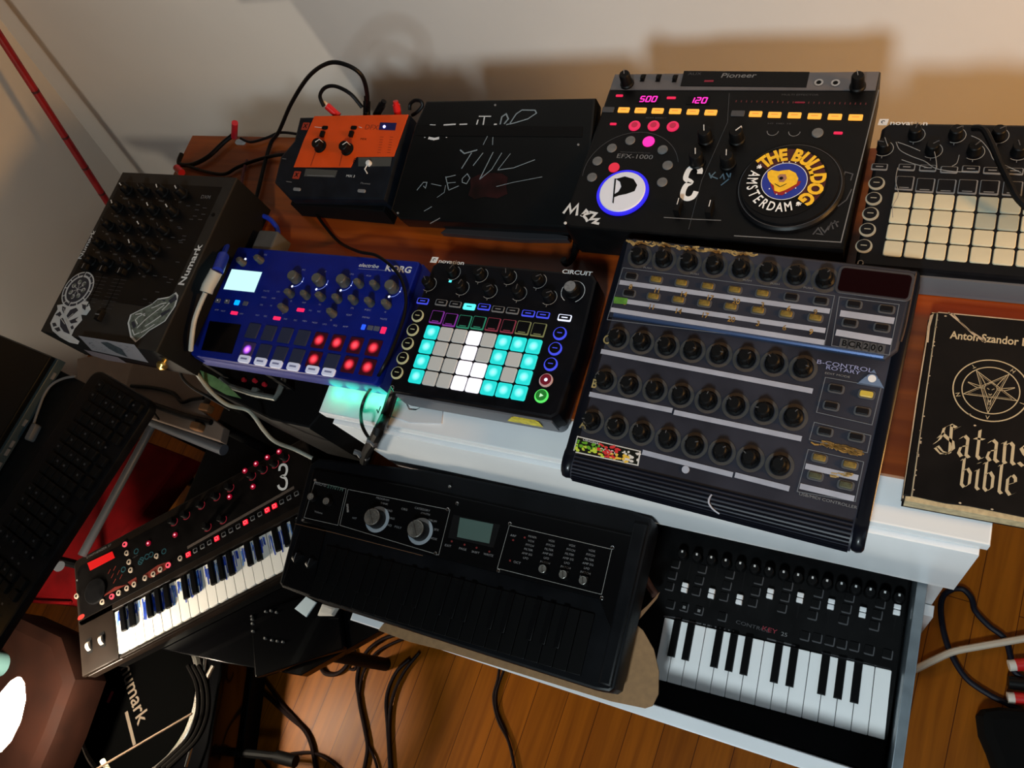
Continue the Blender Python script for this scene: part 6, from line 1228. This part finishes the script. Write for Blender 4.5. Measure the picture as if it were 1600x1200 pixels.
cable('cable', up([(1520, 200, .075), (1536, 202, .080), (1548, 222, .080), (1562, 255, .078), (1578, 288, .074), (1590, 310, .070), (1615, 335, .066)]), 0.0036, CAB, 'black lead lying across the unlit groovebox')
BLC = pm('blue_cable', (0.01, 0.03, 0.35), 0.35)
cable('cable', up([(347, 404, .082), (353, 388, .065), (363, 365, .040), (378, 348, .022), (398, 337, .020), (418, 340, .020), (432, 355, .018), (434, 372, .018), (428, 388, .020)]), 0.0040, BLC, 'bright blue lead arching behind the blue sampler')
b = MB(); b.tube(up([(340, 424, .092), (349, 400, .080)]), 0.0085, BLC, 14); tag(b.part('plug'), 'blue plug at the top of the white cylinder by the blue sampler', 'plug')
WC = pm('cream_cable', (0.40, 0.40, 0.36), 0.5)
e = MB(); e.tube(up([(338, 424, .092), (334, 432, .090), (325, 448, .088), (322, 457, .086)]), 0.0092, WC, 16); fo = e.part('ferrite_core'); tag(fo, 'white cylindrical cable core between the dj mixer and the blue sampler', 'cable core')
cable('cable', up([(321, 457, .086), (313, 475, .080), (304, 500, .074), (300, 525, .068), (298, 548, .055)]), 0.0036, WC, 'cream lead running down the left edge of the blue sampler')
cable('cable', up([(300, 572, .0), (312, 590, -.03), (330, 612, -.05), (355, 632, -.07), (385, 640, -.09), (398, 652, -.10), (412, 672, -.12), (430, 690, -.14), (460, 702, -.17), (488, 716, -.19)]), 0.0034, pm('grey_lead', (0.24, 0.24, 0.20), 0.5), 'pale grey lead snaking from under the blue sampler to the black synthesizer')
cable('cable', up([(280, 572, .0), (285, 590, -.02), (300, 605, -.04), (322, 618, -.06), (340, 628, -.07), (360, 640, -.08)]), 0.0024, CAB, 'thin black lead beside the pale grey one below the sampler')
# clear pouch / leaf-shaped green film
GRL = pm('green_leaf', (0.10, 0.20, 0.08), 0.5, var=0.4, scale=60)
b = MB(); q = [U(x, y, -.045) for x, y in ((312, 578), (335, 588), (355, 602), (376, 622), (352, 616), (330, 604), (318, 592))]; b.add([tuple(p) for p in q], [list(range(7))], GRL); b.add([tuple(p - Vector((0, 0, 0.002))) for p in q], [list(range(6, -1, -1))], GRL); tag(b.part('green_film'), 'leaf-shaped piece of green film under the front edge of the blue sampler', 'film')
# black device with metal bracket hanging below the board end
BRK = pm('bracket_grey', (0.13, 0.14, 0.13), 0.45, 0.3)
e = bpy.data.objects.new('rack_device', None); COL.objects.link(e); c_ = U(395, 600, -.10); e.location = (c_.x, c_.y, FZ); I = Matrix.Translation((-c_.x, -c_.y, -FZ))
tag(e, 'dark rack device with a grey metal bracket below the blue sampler', 'audio device')
q = [U(x, y, -.12) for x, y in ((290, 560), (505, 590), (500, 645), (480, 668), (420, 655), (330, 610))]
b = MB(I); b.prism([(p.x, p.y) for p in q], -.30, -.125, BLK2, 0.004); b.part('body', e)
for x_ in (-0.56, -0.42):
    b = MB(I); b.box(x_ - 0.006, x_ + 0.006, -0.074, -0.070, -.20, -.0085, BLK2); b.part('hanger', e)
b = MB(I)
for l_ in (((345, 592), (358, 603), (395, 615), (430, 622), (436, 612), (444, 592)),): b.tube([U(x, y, -.112) for x, y in l_], 0.0050, BRK, 8)
b.part('bracket', e)
p = U(398, 612, -.112); b = MB(I); b.prism(rr(0.012, 0.014, 0.002, 3, p.x, p.y), -.125, -.108, BRK, 0.002); b.part('catch', e)
for x, y in ((380, 593), (397, 594), (412, 600)): p = U(x, y, -.12); b = MB(I); b.cyl(p.x, p.y, 0.004, -.125, -.119, MATS['plug_crimson'], 12, 0.001); b.part('lamp', e)
# black bundle over the front left of the dresser
q = [U(618, 606, .030), U(611, 624, .012), U(606, 640, .003), U(600, 655, .002)] + [UYp(592, 672, -.150), UYp(584, 688, -.155), UYp(574, 704, -.158), UYp(569, 720, -.158)]
b = MB(); b.tube(smooth_path(q), 0.0075, CAB, 10); tag(b.part('cable_bundle'), 'thick black bundle of leads over the left front corner of the dresser', 'cable')
for k, (x, y) in enumerate(((581, 690), (570, 712), (560, 708))):
    p = UYp(x, y, -.160); b = MB(); b.tube([p + Vector((-.006, 0, .003)), p, p + Vector((.006, -.004, -.002))], 0.004, DGRY, 8); tag(b.part('cable_tie'), ('grey tie high on the black bundle', 'grey tie low on the black bundle', 'grey clip to the left of the black bundle')[k] + ' at the dresser corner', 'tie')
# torn white paper lying in front of the groovebox, on the dresser's lip
PT = pm('paper_torn', (0.56, 0.57, 0.60), 0.7, bump=0.3)
q = [U(x, y, -.006) for x, y in ((618, 627), (632, 625), (639, 640), (650, 641), (664, 632), (692, 640), (690, 662), (640, 660), (612, 650))]
b = MB(); b.prism([(p.x, p.y) for p in q], -.0085, -.0055, PT, 0.0004); b.v = [v for v in b.v]; tag(b.part('torn_paper'), 'torn sheet of white paper sticking out under the front of the groovebox with cyan pads', 'paper')
b = MB(); b.stroke([U(595, 635, -.0083).xy, U(591, 645, -.0083).xy, U(589, 640, -.0083).xy], 0.0016, -.0080, CAB); tag(b.part('marker_stroke'), 'small black tick mark on the white dresser top by the bundle of leads', 'mark')
# green glow of a lamp beneath the blue sampler
GL = pm('green_lamp', (0.02, 0.4, 0.25), 0.4, em=(0.05, 1.0, 0.55), es=2.0)
for k, (x, y) in enumerate(((523, 603), (598, 616))):
    p = U(x, y, .004); b = MB(); b.prism(rr(0.012, 0.004, 0.001, 2, p.x, -0.0800), -.0060, 0.0005, GL, 0.0005); tag(b.part('green_lamp'), ('left', 'right')[k] + ' one of two little green lamps glowing under the front edge of the blue sampler', 'lamp')
    [point('green_lamp_glow', (p.x + dx_, -0.0940, 0.004), 0.012, 0.022, (0.03, 1.0, 0.52)) for dx_ in ((0.0, 0.028) if k == 0 else (0.0, -0.022))]

# ------------------------------------------------------------------ leads on the floor
FC = pm('floor_lead', (0.022, 0.004, 0.003), 0.6); z0 = FZ + 0.004
for pts, r, lb in (
    ([(350, 1035), (380, 1058), (420, 1090), (450, 1118), (475, 1140), (487, 1165), (494, 1205)], .0040, 'thickest dark lead curving over the floor boards from the glossy table'),
    ([(400, 1040), (415, 1065), (440, 1100), (460, 1122), (478, 1142)], .0030, 'dark lead joining the thick one on the floor boards'),
    ([(363, 1050), (357, 1080), (345, 1115), (325, 1140), (310, 1160)], .0024, 'thin dark lead curving beside the black stand leg'),
    ([(625, 990), (595, 1000), (570, 1022), (558, 1058), (562, 1100), (570, 1140), (574, 1170), (567, 1210)], .0034, 'dark lead on the floor just left of the bright spot'),
    ([(630, 998), (590, 1018), (568, 1050), (560, 1090)], .0026, 'faint dark lead running alongside on the floor'),
    ([(573, 1160), (585, 1185), (592, 1210)], .0024, 'short branch of dark lead near the bottom edge'),
    ([(640, 1030), (618, 1052), (604, 1090), (606, 1140), (610, 1210)], .0034, 'left one of a pair of dark leads right of the bright spot'),
    ([(655, 1020), (630, 1052), (613, 1092), (608, 1140), (612, 1210)], .0030, 'right one of a pair of dark leads right of the bright spot'),
    ([(782, 1030), (778, 1060), (771, 1090), (778, 1125), (795, 1160), (806, 1210)], .0026, 'thin dark lead on the floor below the middle of the black synthesizer'),
    ([(788, 1045), (776, 1080), (776, 1110), (790, 1145), (800, 1175)], .0022, 'thinner twin of the lead below the middle of the black synthesizer'),
    ([(500, 1040), (508, 1052), (525, 1053), (540, 1042), (546, 1025), (545, 1000)], .0040, 'curled dark lead at the corner of the glossy table'),
    ([(546, 1045), (555, 1045), (556, 1025), (552, 1010)], .0026, 'small faint curl of lead at the corner of the glossy table'),
    ([(455, 1178), (485, 1176), (510, 1185), (540, 1210)], .0028, 'dark lead leaving the end of the horizontal stand tube'),
    ([(300, 1172), (325, 1182), (350, 1215)], .0026, 'first of the leads under the horizontal stand tube'),
    ([(345, 1180), (365, 1178), (400, 1180), (420, 1200), (430, 1215)], .0030, 'looping lead under the middle of the horizontal stand tube'),
    ([(375, 1215), (380, 1190), (405, 1182)], .0026, 'short upright lead under the middle of the horizontal stand tube'),
    ([(1488, 921), (1475, 930), (1470, 950), (1474, 985), (1486, 1022), (1510, 1060), (1545, 1085), (1575, 1100), (1610, 1118)], .0040, 'dark blue lead looping on the floor from the dresser to the red plugs, left strand'),
    ([(1490, 920), (1505, 921), (1518, 935), (1524, 955), (1545, 978), (1570, 998), (1580, 1030), (1586, 1050), (1612, 1068)], .0040, 'dark lead arching over the floor to the red plugs, right strand')):
    cable('cable', [U(x, y, z0 + r) for x, y in pts], r * 1.25, pm('navy_lead', (0.006, 0.009, 0.03), 0.5) if pts[0][0] > 1480 else FC, lb, group=None)
cable('cable', [U(x, y, z0 + 0.013) for x, y in ((1405, 1056), (1432, 1045), (1460, 1031), (1490, 1018), (1530, 1010), (1570, 1003), (1615, 995))], 0.0062, pm('cream_lead', (0.50, 0.42, 0.33), 0.5), 'thick cream lead crossing the floor to the right of the open drawer')
# coiled leads at the record deck
for k, (dx, lb) in enumerate(((22, 'outer'), (14, 'middle'), (6, 'inner'))):
    cable('cable', [U(x + dx, y, -.46) for x, y in ((288, 1040), (300, 1065), (304, 1095), (300, 1125), (286, 1155), (262, 1180), (240, 1200))], .0045, pm('grey_black_lead', (0.010, 0.008, 0.007), 0.8, spec=0.03), lb + ' strand of three black leads bowing past the right rim of the record deck')
# phono plugs and black bag at lower right
WP = pm('plug_white', (0.60, 0.55, 0.48), 0.4); RP = pm('plug_red2', (0.50, 0.01, 0.01), 0.35)
for k, (x, y, lb) in enumerate(((1590, 1040, 'upper red plug with a white sleeve at the right edge'), (1588, 1090, 'lower red plug with a white sleeve at the right edge'))):
    a_ = U(x - 14, y, FZ + .012); c_ = U(x + 12, y - 2 + 4 * k, FZ + .012); b = MB(); b.tube([a_, a_.lerp(c_, .42)], .0095, WP, 16); b.tube([a_.lerp(c_, .42), c_.lerp(c_, 1)], .0105, RP, 16); tag(b.part('plug'), lb, 'plug')
a_ = U(1575, 1066, FZ + .012); c_ = U(1610, 1070, FZ + .012); b = MB(); b.tube([a_, c_], .011, CAB, 14); tag(b.part('plug'), 'black plug body between the two red plugs at the right edge', 'plug')
BAG = pm('black_cloth', (0.002, 0.002, 0.002), 0.9)
q = [U(x, y, FZ + .03) for x, y in ((1528, 1118), (1536, 1108), (1560, 1105), (1650, 1112), (1700, 1180), (1680, 1330), (1590, 1330), (1560, 1225), (1545, 1180), (1532, 1150))]
b = MB(); b.prism([(p.x, p.y) for p in q], FZ, FZ + .05, BAG, 0.018); tag(b.part('bag'), 'black rounded cloth bag on the floor in the lower right corner', 'bag')

# countable kinds of leads and plugs share a group
bpy.context.view_layer.update()
for o in list(SC.objects):
    if o.parent is None and 'category' in o.keys() and 'group' not in o.keys():
        bb = [o.matrix_world @ Vector(c) for c in o.bound_box]; zc_ = sum(p.z for p in bb) / 8
        if o['category'] == 'cable': o['group'] = 'leads on the floor boards' if zc_ < -0.7 else ('leads at the record deck' if zc_ < -0.4 else ('leads on and around the brown board' if zc_ > -0.02 else 'leads hanging below the board'))
        elif o['category'] == 'plug': o['group'] = 'plugs on the floor' if zc_ < -0.5 else 'plugs behind the devices'
        elif o['category'] == 'lamp' and o.type == 'MESH': o['group'] = 'little green lamps under the blue sampler'
        elif o['category'] == 'peg': o['group'] = 'wooden pegs on the side table'
        elif o['category'] == 'tie': o['group'] = 'ties on the bundle of leads'
